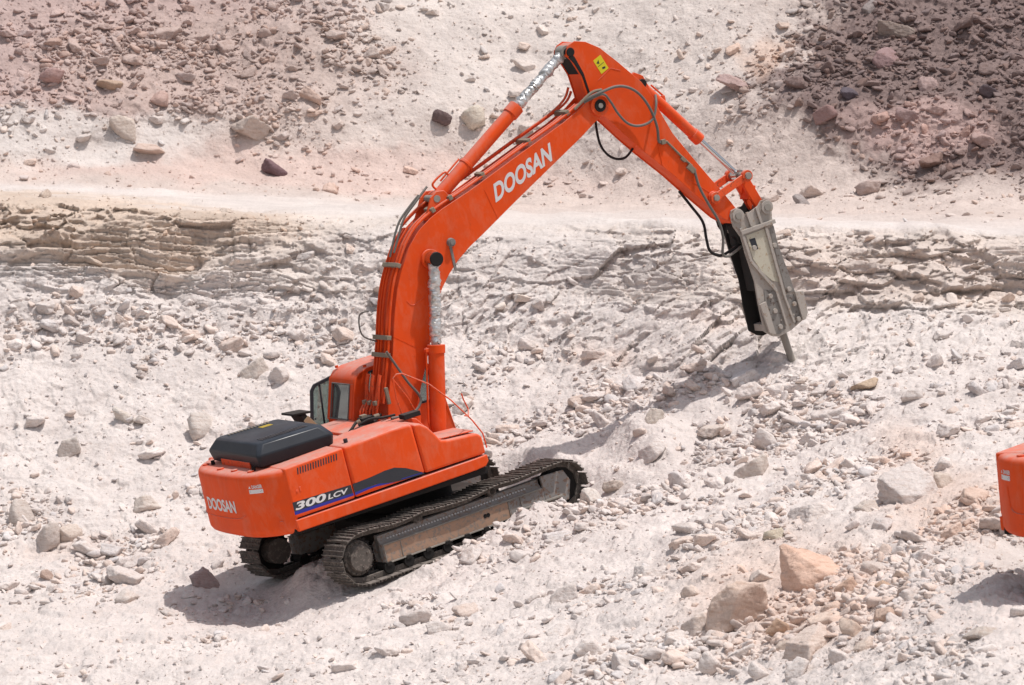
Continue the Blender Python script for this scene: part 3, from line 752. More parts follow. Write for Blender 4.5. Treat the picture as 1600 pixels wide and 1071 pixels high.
# ------------------------------------------------------------------ builder for the machine parts
SLEWS = [SLEW]
class MB:
    def __init__(s): s.bm = bmesh.new()
    def prism(s, pts, y0, y1, axis='y'):
        """outline in the x-z plane (or x-y for axis z, y-z for axis x) pushed from y0 to y1"""
        def v(p, d):
            return {'y': (p[0], d, p[1]), 'z': (p[0], p[1], d), 'x': (d, p[0], p[1])}[axis]
        a = [s.bm.verts.new(v(p, y0)) for p in pts]; b = [s.bm.verts.new(v(p, y1)) for p in pts]
        n = len(pts)
        fs = [s.bm.faces.new(a), s.bm.faces.new(b[::-1])]
        for i in range(n): fs.append(s.bm.faces.new((a[i], b[i], b[(i + 1) % n], a[(i + 1) % n])))
        bmesh.ops.recalc_face_normals(s.bm, faces=fs)
        return s
    def box(s, c, d, rot=None):
        m = Matrix.Translation(c) @ (rot.to_4x4() if rot is not None else Matrix.Identity(4)) @ Matrix.Diagonal((*d, 1))
        bmesh.ops.create_cube(s.bm, size=1, matrix=m); return s
    def bar(s, p, q, w, h):
        """rectangular bar from p to q; w across (roughly y), h the other way"""
        p, q = Vector(p), Vector(q); x = (q - p).normalized(); y = Vector((0, 1, 0)); y = (y - x * y.dot(x)).normalized(); z = x.cross(y)
        R = Matrix((x, y, z)).transposed()
        return s.box((p + q) / 2, ((q - p).length, w, h), R)
    def cyl(s, p, q, r, r2=None, n=24):
        p, q = Vector(p), Vector(q); r2 = r if r2 is None else r2
        m = Matrix.Translation((p + q) / 2) @ (q - p).to_track_quat('Z', 'Y').to_matrix().to_4x4()
        bmesh.ops.create_cone(s.bm, cap_ends=True, segments=n, radius1=r, radius2=r2, depth=(q - p).length, matrix=m); return s
    def tube(s, pts, r, n=10, smooth=True):
        pts = [Vector(p) for p in pts]
        if smooth and len(pts) > 2:
            out = []
            for i in range(len(pts) - 1):
                p0 = pts[max(i - 1, 0)]; p1 = pts[i]; p2 = pts[i + 1]; p3 = pts[min(i + 2, len(pts) - 1)]
                for k in range(6):
                    t = k / 6
                    out.append(.5 * ((2 * p1) + (p2 - p0) * t + (2 * p0 - 5 * p1 + 4 * p2 - p3) * t * t + (3 * p1 - p0 - 3 * p2 + p3) * t ** 3))
            pts = out + [pts[-1]]
        rings = []; prev = None
        for i, p in enumerate(pts):
            d = (pts[min(i + 1, len(pts) - 1)] - pts[max(i - 1, 0)]).normalized()
            if prev is None: a = d.orthogonal().normalized()
            else: a = (prev - d * prev.dot(d)).normalized()
            prev = a; b = d.cross(a)
            rr = r(i / (len(pts) - 1), i) if callable(r) else r
            rings.append([s.bm.verts.new(p + (a * math.cos(2 * math.pi * k / n) + b * math.sin(2 * math.pi * k / n)) * (rr if not hasattr(rr, '__len__') else rr[k])) for k in range(n)])
        fs = []
        for u, v in zip(rings[:-1], rings[1:]):
            for k in range(n): fs.append(s.bm.faces.new((u[k], u[(k + 1) % n], v[(k + 1) % n], v[k])))
        fs.append(s.bm.faces.new(rings[0][::-1])); fs.append(s.bm.faces.new(rings[-1]))
        bmesh.ops.recalc_face_normals(s.bm, faces=fs)
        return s
    def build(s, name, mat, parent, bevel=.008, seg=2, upper=False, ang=32, split=False):
        if split:                       # every loose piece an object of its own
            s.bm.verts.index_update(); left = set(s.bm.verts); outp = []
            while left:
                st = [next(iter(left))]; grp = set(st)
                while st:
                    v = st.pop()
                    for e in v.link_edges:
                        w = e.other_vert(v)
                        if w not in grp: grp.add(w); st.append(w)
                left -= grp; ix = {v: i for i, v in enumerate(sorted(grp, key=lambda v: v.index))}
                nb = MB(); vs = [nb.bm.verts.new(v.co) for v in ix]
                for f_ in {f for v in grp for f in v.link_faces}: nb.bm.faces.new([vs[ix[v]] for v in f_.verts])
                outp.append(nb)
            s.bm.free()
            outp.sort(key=lambda q: tuple(q.bm.verts[:][0].co))
            return [q.build(name, mat, parent, bevel, seg, upper, ang) for q in outp][0]
        me = bpy.data.meshes.new(name); s.bm.to_mesh(me); s.bm.free()
        me.polygons.foreach_set('use_smooth', [True] * len(me.polygons))
        me.set_sharp_from_angle(angle=math.radians(ang)); me.materials.append(M[mat] if isinstance(mat, str) else mat)
        o = link(bpy.data.objects.new(name, me), parent)
        if bevel:
            b = o.modifiers.new('bevel', 'BEVEL'); b.width = bevel; b.segments = seg; b.limit_method = 'ANGLE'; b.angle_limit = math.radians(32)
            b.harden_normals = False
        if upper: o.rotation_euler.z = SLEWS[-1]
        return o

def inset(pts, d):
    n = len(pts); area = sum(pts[i][0] * pts[(i + 1) % n][1] - pts[(i + 1) % n][0] * pts[i][1] for i in range(n))
    sg = 1 if area > 0 else -1; out = []
    for i in range(n):
        a, b, c = Vector(pts[i - 1]), Vector(pts[i]), Vector(pts[(i + 1) % n])
        e1 = (b - a).normalized(); e2 = (c - b).normalized()
        n1 = Vector((-e1.y, e1.x)) * sg; n2 = Vector((-e2.y, e2.x)) * sg
        k = (n1 + n2); k = k / max(.35, k.dot(n1)) if k.length > 1e-6 else n1
        out.append((b + k * d)[:2])
    return out

def text_mesh(s, size, bold=0.0, shear=0.0, xs=1.0, spacing=1.0, extrude=0.0015):
    cu = bpy.data.curves.new('t', 'FONT'); cu.body = s; cu.size = size; cu.offset = bold; cu.shear = shear; cu.space_character = spacing
    cu.extrude = extrude; cu.resolution_u = 6; cu.align_x = 'LEFT'
    o = bpy.data.objects.new('t', cu); COL.objects.link(o)
    bpy.context.view_layer.update()
    me = bpy.data.meshes.new_from_object(o.evaluated_get(bpy.context.evaluated_depsgraph_get()))
    bpy.data.objects.remove(o)
    co = np.zeros(len(me.vertices) * 3); me.vertices.foreach_get('co', co); co = co.reshape(-1, 3)
    co[:, 0] -= co[:, 0].min(); co[:, 0] *= xs; co[:, 1] -= co[:, 1].min()
    me.vertices.foreach_set('co', co.ravel()); me.update()
    return me, co[:, 0].max(), co[:, 1].max()

def lettering(name, s, origin, xdir, ydir, height, width, mat, parent, upper=True, bold=.02, shear=0, wrap=None, spacing=1.0):
    me, w, h = text_mesh(s, 1.0, bold, shear, 1.0, spacing, 0)
    co = np.zeros(len(me.vertices) * 3); me.vertices.foreach_get('co', co); co = co.reshape(-1, 3)
    if wrap is not None:
        bm = bmesh.new(); bm.from_mesh(me)
        n = 40
        for k in range(1, n):
            x = w * k / n
            bmesh.ops.bisect_plane(bm, geom=bm.verts[:] + bm.edges[:] + bm.faces[:], plane_co=(x, 0, 0), plane_no=(1, 0, 0))
        bm.to_mesh(me); bm.free()
        co = np.zeros(len(me.vertices) * 3); me.vertices.foreach_get('co', co); co = co.reshape(-1, 3)
    u = co[:, 0] / w * width; v = co[:, 1] / h * height
    if wrap is not None:
        new = np.array([wrap(a, b) for a, b in zip(u, v)])
    else:
        X = Vector(xdir).normalized(); Y = Vector(ydir).normalized(); O = np.array(origin)
        new = O + np.outer(u, np.array(X)) + np.outer(v, np.array(Y))
    me.vertices.foreach_set('co', new.ravel()); me.update(); me.materials.clear(); me.materials.append(M[mat])
    o = link(bpy.data.objects.new(name, me), parent)
    if upper: o.rotation_euler.z = SLEWS[-1]
    return o

# counterweight outline seen from above: right seam, round the tail, left seam
def cw_outline(off=0.0, zs=1.0):
    pts = []
    for y in np.linspace(-1, 1, 33):
        yy = y * 1.48
        x = -3.24 + .52 * abs(y) ** 4.2 + .06 * y * y
        pts.append(Vector((x, yy)))
    out = []
    for i, p in enumerate(pts):
        a = pts[max(i - 1, 0)]; b = pts[min(i + 1, len(pts) - 1)]
        d = (b - a).normalized(); n = Vector((-d.y, d.x)); out.append(p + n * off)
    return out
def cw_arc(off=.0):
    o = cw_outline(off); s = [0]
    for a, b in zip(o[:-1], o[1:]): s.append(s[-1] + (b - a).length)
    return o, s
def cw_wrap(y0, z0, tilt=0.0, off=.0035):
    """place flat (u, v) on the tail, u running from the left side of the machine to the right"""
    o, s = cw_arc(off); tot = s[-1]
    ys = [p.y for p in o]; s0 = np.interp(y0, ys, s)
    xs = [p.x for p in o]
    def f(u, v):
        q = s0 - u
        return (np.interp(q, s, xs), np.interp(q, s, ys), z0 + v + tilt * u)
    return f

def crawler(E, side, ex):
    """one track: frame, sprocket, idler, rollers, chain with its shoes"""
    yc = 1.30 * side; yo = yc + .16 * side      # outer face of the track frame lies outside the chain
    outer = side
    sx, fx, zc, rs_, rf = -2.02, 2.04, .47, .365, .365
    # chain path (clockwise seen from the right), at the link height
    pts = []
    for a in np.linspace(-90, -270, 19): pts.append((sx + rs_ * math.cos(math.radians(a)), zc + rs_ * math.sin(math.radians(a))))
    zt = zc + rs_
    for x, dz in ((-1.75, .0), (-1.4, -.045), (-1.05, -.05), (-.78, -.015), (-.35, -.05), (.15, -.07), (.55, -.02), (.75, -.01), (1.15, -.03), (1.6, -.005)): pts.append((x, zt + dz))
    for a in np.linspace(90, -90, 19): pts.append((fx + rf * math.cos(math.radians(a)), zc + rf * math.sin(math.radians(a))))
    pts = [Vector(p) for p in pts]; pts.append(pts[0])
    L = [0]
    for a, b in zip(pts[:-1], pts[1:]): L.append(L[-1] + (b - a).length)
    n = round(L[-1] / .216); pitch = L[-1] / n
    xs = [p.x for p in pts]; zs = [p.y for p in pts]
    def at(s):
        s = s % L[-1]; return Vector((np.interp(s, L, xs), 0, np.interp(s, L, zs)))
    m = MB()
    for k in range(n):
        a, b = at(k * pitch), at((k + 1) * pitch)
        for q in (-.10, .10): m.bar((a.x, yc + q, a.z), (b.x, yc + q, b.z), .045, .085)
        m.cyl((a.x, yc - .13, a.z), (a.x, yc + .13, a.z), .022, n=8)
    chain = m.build('track_chain', 'track', E, .004, 1)
    sm = MB()
    sm.box((0, 0, 0), (pitch * .93, .60, .016))
    for q in (-.085, -.005, .078): sm.box((q, 0, .020), (.016, .598, .030))
    sm.box((.1, 0, -.006), (.02, .5, .02))
    for q in (-.10, .10):
        for p_ in (-.045, .04): sm.cyl((p_, q, .006), (p_, q, .02), .013, n=6)
    proto = sm.build('track_shoe', 'track', chain, .003, 1)
    for k in range(n):
        a, b = at(k * pitch + .1 * pitch), at((k + 1) * pitch + .1 * pitch)
        t = (b - a).normalized(); nrm = Vector((t.z * -1, 0, t.x))     # outwards
        if nrm.dot((a + b) / 2 - Vector((0, 0, zc))) < 0: nrm = -nrm
        yv = nrm.cross(t); pos = (a + b) / 2 + nrm * .055
        R = Matrix((t, yv, nrm)).transposed().to_4x4()
        o = proto if k == 0 else proto.copy()
        if k: link(o, chain)
        o.matrix_local = Matrix.Translation((pos.x, yc, pos.z)) @ R
    # frame: box with a sloping upper plate, straight rails outside
    cs = [(-.06, .20), (.15, .24), (.15, .545), (.10, .56), (-.02, .70), (-.06, .70)]
    fr = MB()
    fr.prism([(yc + outer * a * 1.0, b) for a, b in cs], -1.56, 1.66, 'x')
    fr.prism([(yc - .16 * outer, .24), (yc - .16 * outer, .56), (yc + .05 * outer, .70), (yc + .05 * outer, .24)], -1.56, 1.66, 'x')
    frame = fr.build('track_frame', 'frame', E, .012)
    m = MB()
    m.prism([(-1.53, .262), (-1.53, .53), (.92, .53), (.92, .262)], yc + outer * .15, yc + outer * .156)
    m.build('side_plate', 'rust', frame, .0)
    m = MB()
    m.bar((-1.56, yo + outer * .004, .248), (1.05, yo + outer * .004, .248), .03, .024)
    m.bar((-1.56, yo + outer * .004, .548), (1.60, yo + outer * .004, .548), .03, .016)
    for x in (-1.545, -1.22, .93, 1.18): m.box((x, yo, .398), (.012, .02, .27))
    m.bar((1.2, yo + outer * .02, .33), (1.98, yo + outer * .02, .33), .05, .03)
    m.build('edge_rail', 'steel', frame, .004)
    m = MB(); m.cyl((.45, yo - .03 * outer, .43), (.45, yo + outer * .0015, .43), .035, n=20); m.cyl((.51, yo - .03 * outer, .43), (.51, yo + outer * .0025, .43), .035, n=20)
    m.build('access_hole', 'dark', frame, 0)
    m = MB()
    m.prism([(1.66, .22), (1.66, .74), (2.12, .72), (2.22, .52), (2.12, .22)], yc + outer * .10, yc + outer * .15)
    m.prism([(1.66, .22), (1.66, .70), (2.12, .70), (2.18, .50), (2.12, .22)], yc - outer * .15, yc - outer * .11)
    m.build('idler_yoke', 'frame', frame, .01)
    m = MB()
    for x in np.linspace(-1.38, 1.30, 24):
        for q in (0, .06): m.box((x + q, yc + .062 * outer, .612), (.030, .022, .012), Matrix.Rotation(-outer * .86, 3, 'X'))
    m.build('sun_fleck_row', 'white', frame, 0)  # white chips stand in for sun flecks falling on the sloping plate
    # sprocket with teeth and hub
    m = MB()
    tooth = []
    for k in range(66):
        a = 2 * math.pi * k / 66; r = .335 + (.035 if k % 3 == 0 else -.01); tooth.append((sx + r * math.cos(a), zc + r * math.sin(a)))
    m.prism(tooth, yc - .035, yc + .035)
    sp = m.build('sprocket', 'dark', E, .004)
    m = MB(); m.cyl((sx, yc + .0 * outer, zc), (sx, yc + outer * .12, zc), .30, .27, 40)
    m.cyl((sx, yc + outer * .10, zc), (sx, yc + outer * .21, zc), .225, .20, 40)
    for k in range(16):
        a = 2 * math.pi * k / 16; m.cyl((sx + .255 * math.cos(a), yc + outer * .11, zc + .255 * math.sin(a)), (sx + .255 * math.cos(a), yc + outer * .145, zc + .255 * math.sin(a)), .016, n=6)
    for k in range(3):
        a = 2 * math.pi * k / 3 + .5; m.cyl((sx + .14 * math.cos(a), yc + outer * .2, zc + .14 * math.sin(a)), (sx + .14 * math.cos(a), yc + outer * .225, zc + .14 * math.sin(a)), .02, n=6)
    m.cyl((sx, yc - outer * .02, zc), (sx, yc - outer * .30, zc), .21, n=30)
    m.build('drive_hub', 'track', sp, .006)
    m = MB(); m.cyl((fx, yc - .09, zc), (fx, yc + .09, zc), .33, n=44); m.cyl((fx, yc - .03, zc), (fx, yc + .03, zc), .36, n=44)
    m.build('idler_wheel', 'dark', E, .006)
    for x in (-.78, .70):
        m = MB(); m.cyl((x, yc - .14, .775), (x, yc + .15, .775), .06, n=20); m.cyl((x, yc + .09, .775), (x, yc + .15, .775), .078, n=20); m.cyl((x, yc - .14, .775), (x, yc - .09, .775), .078, n=20)
        m.box((x, yc, .70), (.09, .10, .10)); m.build('carrier_roller', 'track', E, .006)
    for x in np.linspace(-1.52, 1.56, 9):
        m = MB(); m.cyl((x, yc - .16, .165), (x, yc + .16, .165), .075, n=20); m.cyl((x, yc + .12, .165), (x, yc + .17, .165), .095, n=20); m.cyl((x, yc - .17, .165), (x, yc - .12, .165), .095, n=20)
        m.box((x, yc, .23), (.1, .38, .06))
        m.build('track_roller', 'dark', E, .006)

def excavator(matrix, label, arm_on=True):
    E = thing('excavator', label, 'excavator', matrix, None)
    up = True
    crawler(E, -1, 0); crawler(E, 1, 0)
    m = MB()
    m.prism([(-1.1, -.65), (-.75, -1.25), (-.35, -1.25), (-.2, -.75), (.35, -.75), (.5, -1.25), (.95, -1.25), (1.15, -.65), (1.15, .65), (.95, 1.25), (.5, 1.25), (.35, .75), (-.2, .75), (-.35, 1.25), (-.75, 1.25), (-1.1, .65)], .42, .74, 'z')
    m.cyl((0, 0, .70), (0, 0, 1.02), .72, n=48)
    m.build('undercarriage_frame', 'dark', E, .01)
    m = MB(); m.cyl((0, 0, 1.0), (0, 0, 1.12), .70, n=48); m.build('slew_ring', 'dark', E, .01)
    # upper structure ---------------------------------------------------
    m = MB(); m.box((-.95, 0, 1.155), (3.55, 2.86, .11)); m.box((.55, 0, 1.16), (.5, 2.4, .08)); m.box((-1.38, 0, 1.6), (2.1, 2.75, .85)); m.box((.2, 0, 1.4), (1.1, 2.7, .4))
    m.build('platform', 'dark', E, .01, upper=up)
    # counterweight
    def ring(off, z): return [(p.x, p.y, z) for p in cw_outline(off)] 
    bm = bmesh.new(); rows = []
    prof = [(-.16, 1.10), (-.09, 1.115), (-.035, 1.15), (-.006, 1.20), (0, 1.26), (0, 1.55), (0, 1.9), (0, 2.06), (-.012, 2.115), (-.045, 2.15), (-.10, 2.165)]
    for off, z in prof:
        o = cw_outline(off)
        rr = []
        for p in o: rr.append(bm.verts.new((p.x, p.y, z)))
        # close at the seam plane
        for q in (1, -1):
            pass
        rows.append(rr)
    n = len(rows[0])
    for a, b in zip(rows[:-1], rows[1:]):
        for i in range(n - 1): bm.faces.new((a[i], a[i + 1], b[i + 1], b[i]))
        bm.faces.new((a[n - 1], a[0], b[0], b[n - 1]))
    bm.faces.new(rows[0][::-1]); bm.faces.new(rows[-1])
    bmesh.ops.recalc_face_normals(bm, faces=bm.faces[:])
    m = MB(); m.bm.free(); m.bm = bm
    cw = m.build('counterweight', 'orange', E, 0, upper=up, ang=40)
    # groove round the name panel, lifting eyes, reflector, latch
    f = cw_wrap(1.16, 0, 0, .001)
    m = MB()
    line = [f(0.0, 1.78), f(.02, 1.62), f(.06, 1.50), f(.14, 1.45), f(.3, 1.432), f(.7, 1.425), f(1.3, 1.425), f(1.62, 1.43), f(1.8, 1.45), f(1.95, 1.50)]
    m.tube(line, .013, 8)
    g = m.build('panel_groove', 'orange', cw, 0)
    m = MB()
    for x, y in ((-2.97, .95), (-2.97, -.80), (-3.05, .2), (-3.03, -.3)): m.cyl((x, y, 2.16), (x, y, 2.19), .055, n=16)
    m.cyl(f(2.62, 1.33), tuple(Vector(f(2.62, 1.33)) + Vector((-.01, -.02, 0))), .035, n=16)
    m.build('lifting_eye', 'orange', cw, .004, split=True)
    lettering('lettering', 'DOOSAN', None, None, None, .205, 1.10, 'white', cw, upper=False, bold=.034, wrap=cw_wrap(.62, 1.53, 0, .004))
    def warn(y0, z0):
        lettering('warning_text', 'DANGER', None, None, None, .058, .20, 'white', cw, upper=False, bold=.035, wrap=cw_wrap(y0 - .065, z0 + .07, .0, .004))
        me = MB(); w = cw_wrap(y0, z0, 0, .003)
        a = [w(.0, .075), w(.05, .075), w(.025, .118)]
        vs = [me.bm.verts.new(p) for p in a]; me.bm.faces.new(vs)
        for k in range(6):
            q = [w(.275 * k / 6, -.01), w(.275 * (k + 1) / 6, -.01), w(.275 * (k + 1) / 6, .055), w(.275 * k / 6, .055)]
            me.bm.faces.new([me.bm.verts.new(p) for p in q])
        me.build('warning_plate', 'white', cw, 0)
        me = MB(); w = cw_wrap(y0, z0, 0, .0045)
        q = [w(.02, .030), w(.255, .030), w(.255, .038), w(.02, .038)]; me.bm.faces.new([me.bm.verts.new(p) for p in q])
        q = [w(.02, .010), w(.235, .010), w(.235, .017), w(.02, .017)]; me.bm.faces.new([me.bm.verts.new(p) for p in q])
        me.build('plate_print', 'greydark', cw, 0)
    warn(-.95, 1.87); warn(1.30, 1.87)
    # right side panels
    for sgn in (-1, 1):
        y1 = 1.48 * sgn; y0 = .5 * sgn
        def side(name, pts, mat='orange', yy=y1, y_in=y0, bev=.03, label=None):
            mm = MB(); mm.prism(pts, min(yy, y_in), max(yy, y_in)); o = mm.build(name, mat, E, bev, 3, upper=up)
            return o
        if sgn < 0:
            p1 = side('side_door', [(-2.695, 1.36), (-2.695, 2.175), (-1.625, 2.225), (-1.60, 1.385)])
            m = MB()
            for k in range(16):
                x = -2.47 + k * .047; m.box((x, -1.4795, 2.085 + (x + 2.47) * .04), (.02, .008, .105), Matrix.Rotation(.18, 3, 'Y'))
            m.build('vent_slot', 'black', p1, 0, split=True)
            m = MB(); m.cyl((-2.56, -1.46, 1.78), (-2.56, -1.49, 1.78), .022, n=14); m.box((-2.50, -1.48, 1.80), (.03, .016, .07)); m.build('latch', 'orange_worn', p1, .004)
            tank = side('fuel_tank', [(-1.585, 1.385), (-1.61, 2.225), (-1.2, 2.245), (-.75, 2.275), (-.42, 2.27), (-.345, 2.245), (-.30, 1.42)], y_in=-.42, bev=.05)
            nose = side('tool_box', [(-.29, 1.42), (-.335, 2.235), (-.20, 2.22), (-.08, 2.13), (.02, 1.99), (.10, 1.86), (.22, 1.83), (.76, 1.79), (.83, 1.72), (.835, 1.43)], y_in=-.60, bev=.04)
            m = MB(); m.box((.44, -1.02, 1.845), (.62, .70, .02), Matrix.Rotation(.06, 3, 'Y')); m.build('step_plate', 'orange_worn', nose, .006)
            sk = side('side_skirt', [(-2.69, 1.145), (-2.70, 1.335), (-1.6, 1.355), (.60, 1.40), (.84, 1.41), (.845, 1.30), (.78, 1.235), (.6, 1.215), (-1.0, 1.175)], yy=-1.497, y_in=-1.2, bev=.018)
            # decal stripe
            def decal(pts, mat, off, name, par):
                mm = MB(); mm.bm.faces.new([mm.bm.verts.new((x, -1.48 - off, z)) for x, z in pts]); return mm.build(name, mat, par, 0)
            decal([(-2.685, 1.475), (-2.685, 1.625), (-1.632, 1.615), (-1.622, 1.475)], 'black', .002, 'stripe', p1)
            decal([(-2.685, 1.42), (-2.685, 1.475), (-1.622, 1.475), (-1.616, 1.435)], 'blue', .002, 'blue_band', p1)
            decal([(-1.592, 1.475), (-1.60, 1.615), (-1.25, 1.635), (-1.0, 1.665), (-.82, 1.665), (-.62, 1.60), (-.45, 1.51), (-.325, 1.435), (-.325, 1.42), (-.80, 1.43), (-1.0, 1.46), (-1.2, 1.495)], 'black', .002, 'stripe', tank)
            decal([(-1.592, 1.43), (-1.592, 1.475), (-1.35, 1.49), (-1.15, 1.492), (-1.0, 1.46), (-.85, 1.43), (-1.0, 1.445), (-1.2, 1.462), (-1.35, 1.455)], 'blue', .003, 'blue_band', tank)
            decal([(-.74, 1.445), (-.74, 1.458), (-.36, 1.452), (-.36, 1.44)], 'blue', .004, 'thin_line', tank)
            lettering('lettering', '300', (-2.66, -1.4835, 1.485), (1, 0, .010), (.10, 0, 1), .125, .56, 'white', p1, upper=False, bold=.035, shear=.15)
            lettering('lettering', 'LCV', (-2.07, -1.4835, 1.495), (1, 0, .010), (.10, 0, 1), .085, .37, 'white', p1, upper=False, bold=.028, shear=.15)
            m = MB(); m.cyl((-1.42, -1.2, 2.24), (-1.42, -1.2, 2.30), .035, n=16); m.build('filler_cap', 'black', tank, .004)
        else:
            side('side_door', [(-2.695, 1.36), (-2.695, 2.175), (-1.4, 2.19), (-1.4, 1.385)])
            side('side_door', [(-1.38, 1.36), (-1.38, 2.15), (-.50, 2.15), (-.50, 1.385)])
            side('side_skirt', [(-2.69, 1.145), (-2.70, 1.335), (-1.6, 1.355), (1.1, 1.38), (1.1, 1.25)], yy=1.497, y_in=1.2, bev=.018)
    m = MB(); m.box((-1.60, 0, 2.10), (2.15, 1.9, .17)); m.box((-.42, -.30, 2.12), (.9, .9, .20)); m.box((-.75, .2, 2.145), (.6, 1.6, .17))
    m.build('deck', 'orange_worn', E, .02, upper=up)
    # engine hood
    lo = [(-2.87, -.95), (-1.54, -.95), (-1.54, .95), (-2.87, .95)]
    def rr(x0, x1, y0, y1, z, c=.10):
        return [(x0 + c, y0, z), (x1 - c * 1.6, y0, z), (x1, y0 + c * 1.6, z), (x1, y1 - c, z), (x1 - c, y1, z), (x0 + c, y1, z), (x0, y1 - c, z), (x0, y0 + c, z)]
    bm = bmesh.new(); rows = []
    for a in ((-2.83, -1.50, -.93, .93, 2.205, .03), (-2.87, -1.47, -.97, .97, 2.37, .04), (-2.87, -1.47, -.97, .97, 2.40, .05), (-2.76, -1.58, -.87, .87, 2.555, .07), (-2.72, -1.62, -.83, .83, 2.57, .06)):
        rows.append([bm.verts.new(p) for p in rr(*a[:5], a[5])])
    for a, b in zip(rows[:-1], rows[1:]):
        for i in range(8): bm.faces.new((a[i], a[(i + 1) % 8], b[(i + 1) % 8], b[i]))
    bm.faces.new(rows[0][::-1]); bm.faces.new(rows[-1]); bmesh.ops.recalc_face_normals(bm, faces=bm.faces[:])
    m = MB(); m.bm.free(); m.bm = bm
    hood = m.build('engine_hood', 'hood', E, .018, 3, upper=up)
    for k in range(18):
        m = MB(); x = -2.58 + k * .047; m.box((x, -.56, 2.574), (.024, .22, .012)); m.build('hood_louvre', 'black', hood, .002, 1)
    for k in range(13):
        m = MB(); x = -2.56 + k * .06; m.box((x, .70, 2.576), (.026, .07, .012)); m.build('vent_glint', 'white' if k < 0 else 'clamp', hood, .002, 1)  # pale chips stand in for highlights along the left vent row
    m = MB(); m.box((-1.98, .50, 2.572), (.20, .17, .005)); m.build('warning_sticker', 'amber', hood, 0)
    m = MB()
    for y in (.78, -.80): m.box((-2.91, y, 2.19), (.06, .035, .10)); 
    m.build('hood_hinge', 'dark', hood, .004, split=True)
    m = MB(); m.box((-2.845, 0, 2.22), (.02, 1.1, .10)); m.build('hood_grille', 'orange_worn', hood, 0)
    # open cover box left of the hood, towards the cab
    m = MB()
    m.box((-1.06, 1.05, 2.33), (.10, .42, .40), Matrix.Rotation(-.42, 3, 'Y')); m.box((-1.16, 1.05, 2.53), (.34, .44, .035), Matrix.Rotation(.10, 3, 'Y'))
    cover = m.build('air_cleaner_cover', 'dark', E, .008, upper=up)
    m = MB(); m.box((-1.04, .82, 2.33), (.12, .012, .26), Matrix.Rotation(-.6, 3, 'Y')); m.build('cover_lining', 'tan', cover, .003)
    # cab ---------------------------------------------------------------
    cx0, cx1, cy0, cy1 = -.46, 1.34, .47, 1.46
    sidepts = [(-.50, 1.25), (-.46, 2.20), (-.26, 2.86), (-.16, 2.96), (.0, 3.01), (.75, 3.03), (.98, 2.96), (1.10, 2.80), (1.28, 2.20), (1.36, 1.50), (1.36, 1.25)]
    # shell as pillars and panels, so that the cab is hollow behind its panes
    m = MB()
    for y in (cy0, cy1):
        s_ = 1 if y == cy1 else -1; ya, yb = (y, y - s_ * .05)
        ya, yb = min(ya, yb), max(ya, yb)
        m.prism([(-.50, 1.25), (-.46, 2.20), (-.16, 2.22), (1.28, 2.14), (1.36, 1.50), (1.36, 1.25)] if s_ < 0 else [(-.50, 1.25), (-.48, 1.75), (-.30, 1.80), (-.30, 1.28), (1.36, 1.28), (1.36, 1.25)], ya, yb)
        m.prism([(-.46, 2.20), (-.26, 2.86), (-.16, 2.96), (.06, 2.99), (-.03, 2.85), (-.10, 2.70), (-.02, 2.20)], ya, yb)
        m.prism([(-.26, 2.86), (-.16, 2.96), (.0, 3.01), (.75, 3.03), (.98, 2.96), (1.10, 2.80), (1.03, 2.76), (.92, 2.90), (.74, 2.95), (-.02, 2.93), (-.14, 2.84)], ya, yb)
        m.prism([(1.10, 2.80), (1.28, 2.20), (1.36, 1.50), (1.29, 1.50), (1.20, 2.20), (1.03, 2.76)], ya, yb)
        m.prism([(.50, 2.15), (.50, 2.96), (.56, 2.96), (.56, 2.15)], ya, yb)
    # rear wall with an opening
    def rear(x0, z0, x1, z1, y0, y1):
        m.prism([(x0, z0), (x1, z1), (x1 + .04, z1), (x0 + .04, z0)], y0, y1)
    rear(-.485, 1.25, -.458, 2.24, cy0 + .05, cy1 - .05)
    rear(-.458, 2.24, -.285, 2.80, cy0 + .05, cy0 + .17); rear(-.458, 2.24, -.285, 2.80, cy1 - .17, cy1 - .05)
    m.prism([(-.285, 2.78), (-.26, 2.86), (-.16, 2.96), (.0, 3.01), (.75, 3.03), (.98, 2.96), (1.10, 2.80), (1.06, 2.78), (.96, 2.92), (.74, 2.985), (.0, 2.965), (-.13, 2.92), (-.23, 2.78)], cy0 + .05, cy1 - .05)
    m.box((1.33, .965, 1.40), (.05, .89, .30)); m.box((.43, .965, 1.32), (1.75, .9, .06))
    cab = m.build('cab', 'orange', E, .02, 3, upper=up)
    def pane(name, pts, mat='glass', par=cab, th=.006):
        """a pane from its four corners (3D)"""
        mm = MB(); P_ = [Vector(p) for p in pts]; nn = (P_[1] - P_[0]).cross(P_[2] - P_[0]).normalized() * th
        a = [mm.bm.verts.new(p) for p in P_]; b = [mm.bm.verts.new(p + nn) for p in P_]
        mm.bm.faces.new(a); mm.bm.faces.new(b[::-1]); k = len(P_)
        for i in range(k): mm.bm.faces.new((a[i], b[i], b[(i + 1) % k], a[(i + 1) % k]))
        bmesh.ops.recalc_face_normals(mm.bm, faces=mm.bm.faces[:])
        return mm.build(name, mat, par, 0)
    pane('rear_window', [(-.452, cy0 + .15, 2.22), (-.452, cy1 - .15, 2.22), (-.272, cy1 - .15, 2.80), (-.272, cy0 + .15, 2.80)])
    m = MB()
    A_, B_, C_, D_ = (-.467, cy0 + .165, 2.235), (-.467, cy1 - .165, 2.235), (-.293, cy1 - .165, 2.79), (-.293, cy0 + .165, 2.79)
    for a, b in ((A_, B_), (B_, C_), (C_, D_), (D_, A_)): m.tube([a, b], .013, 8, False)
    m.build('window_seal', 'hosegrey', cab, 0)
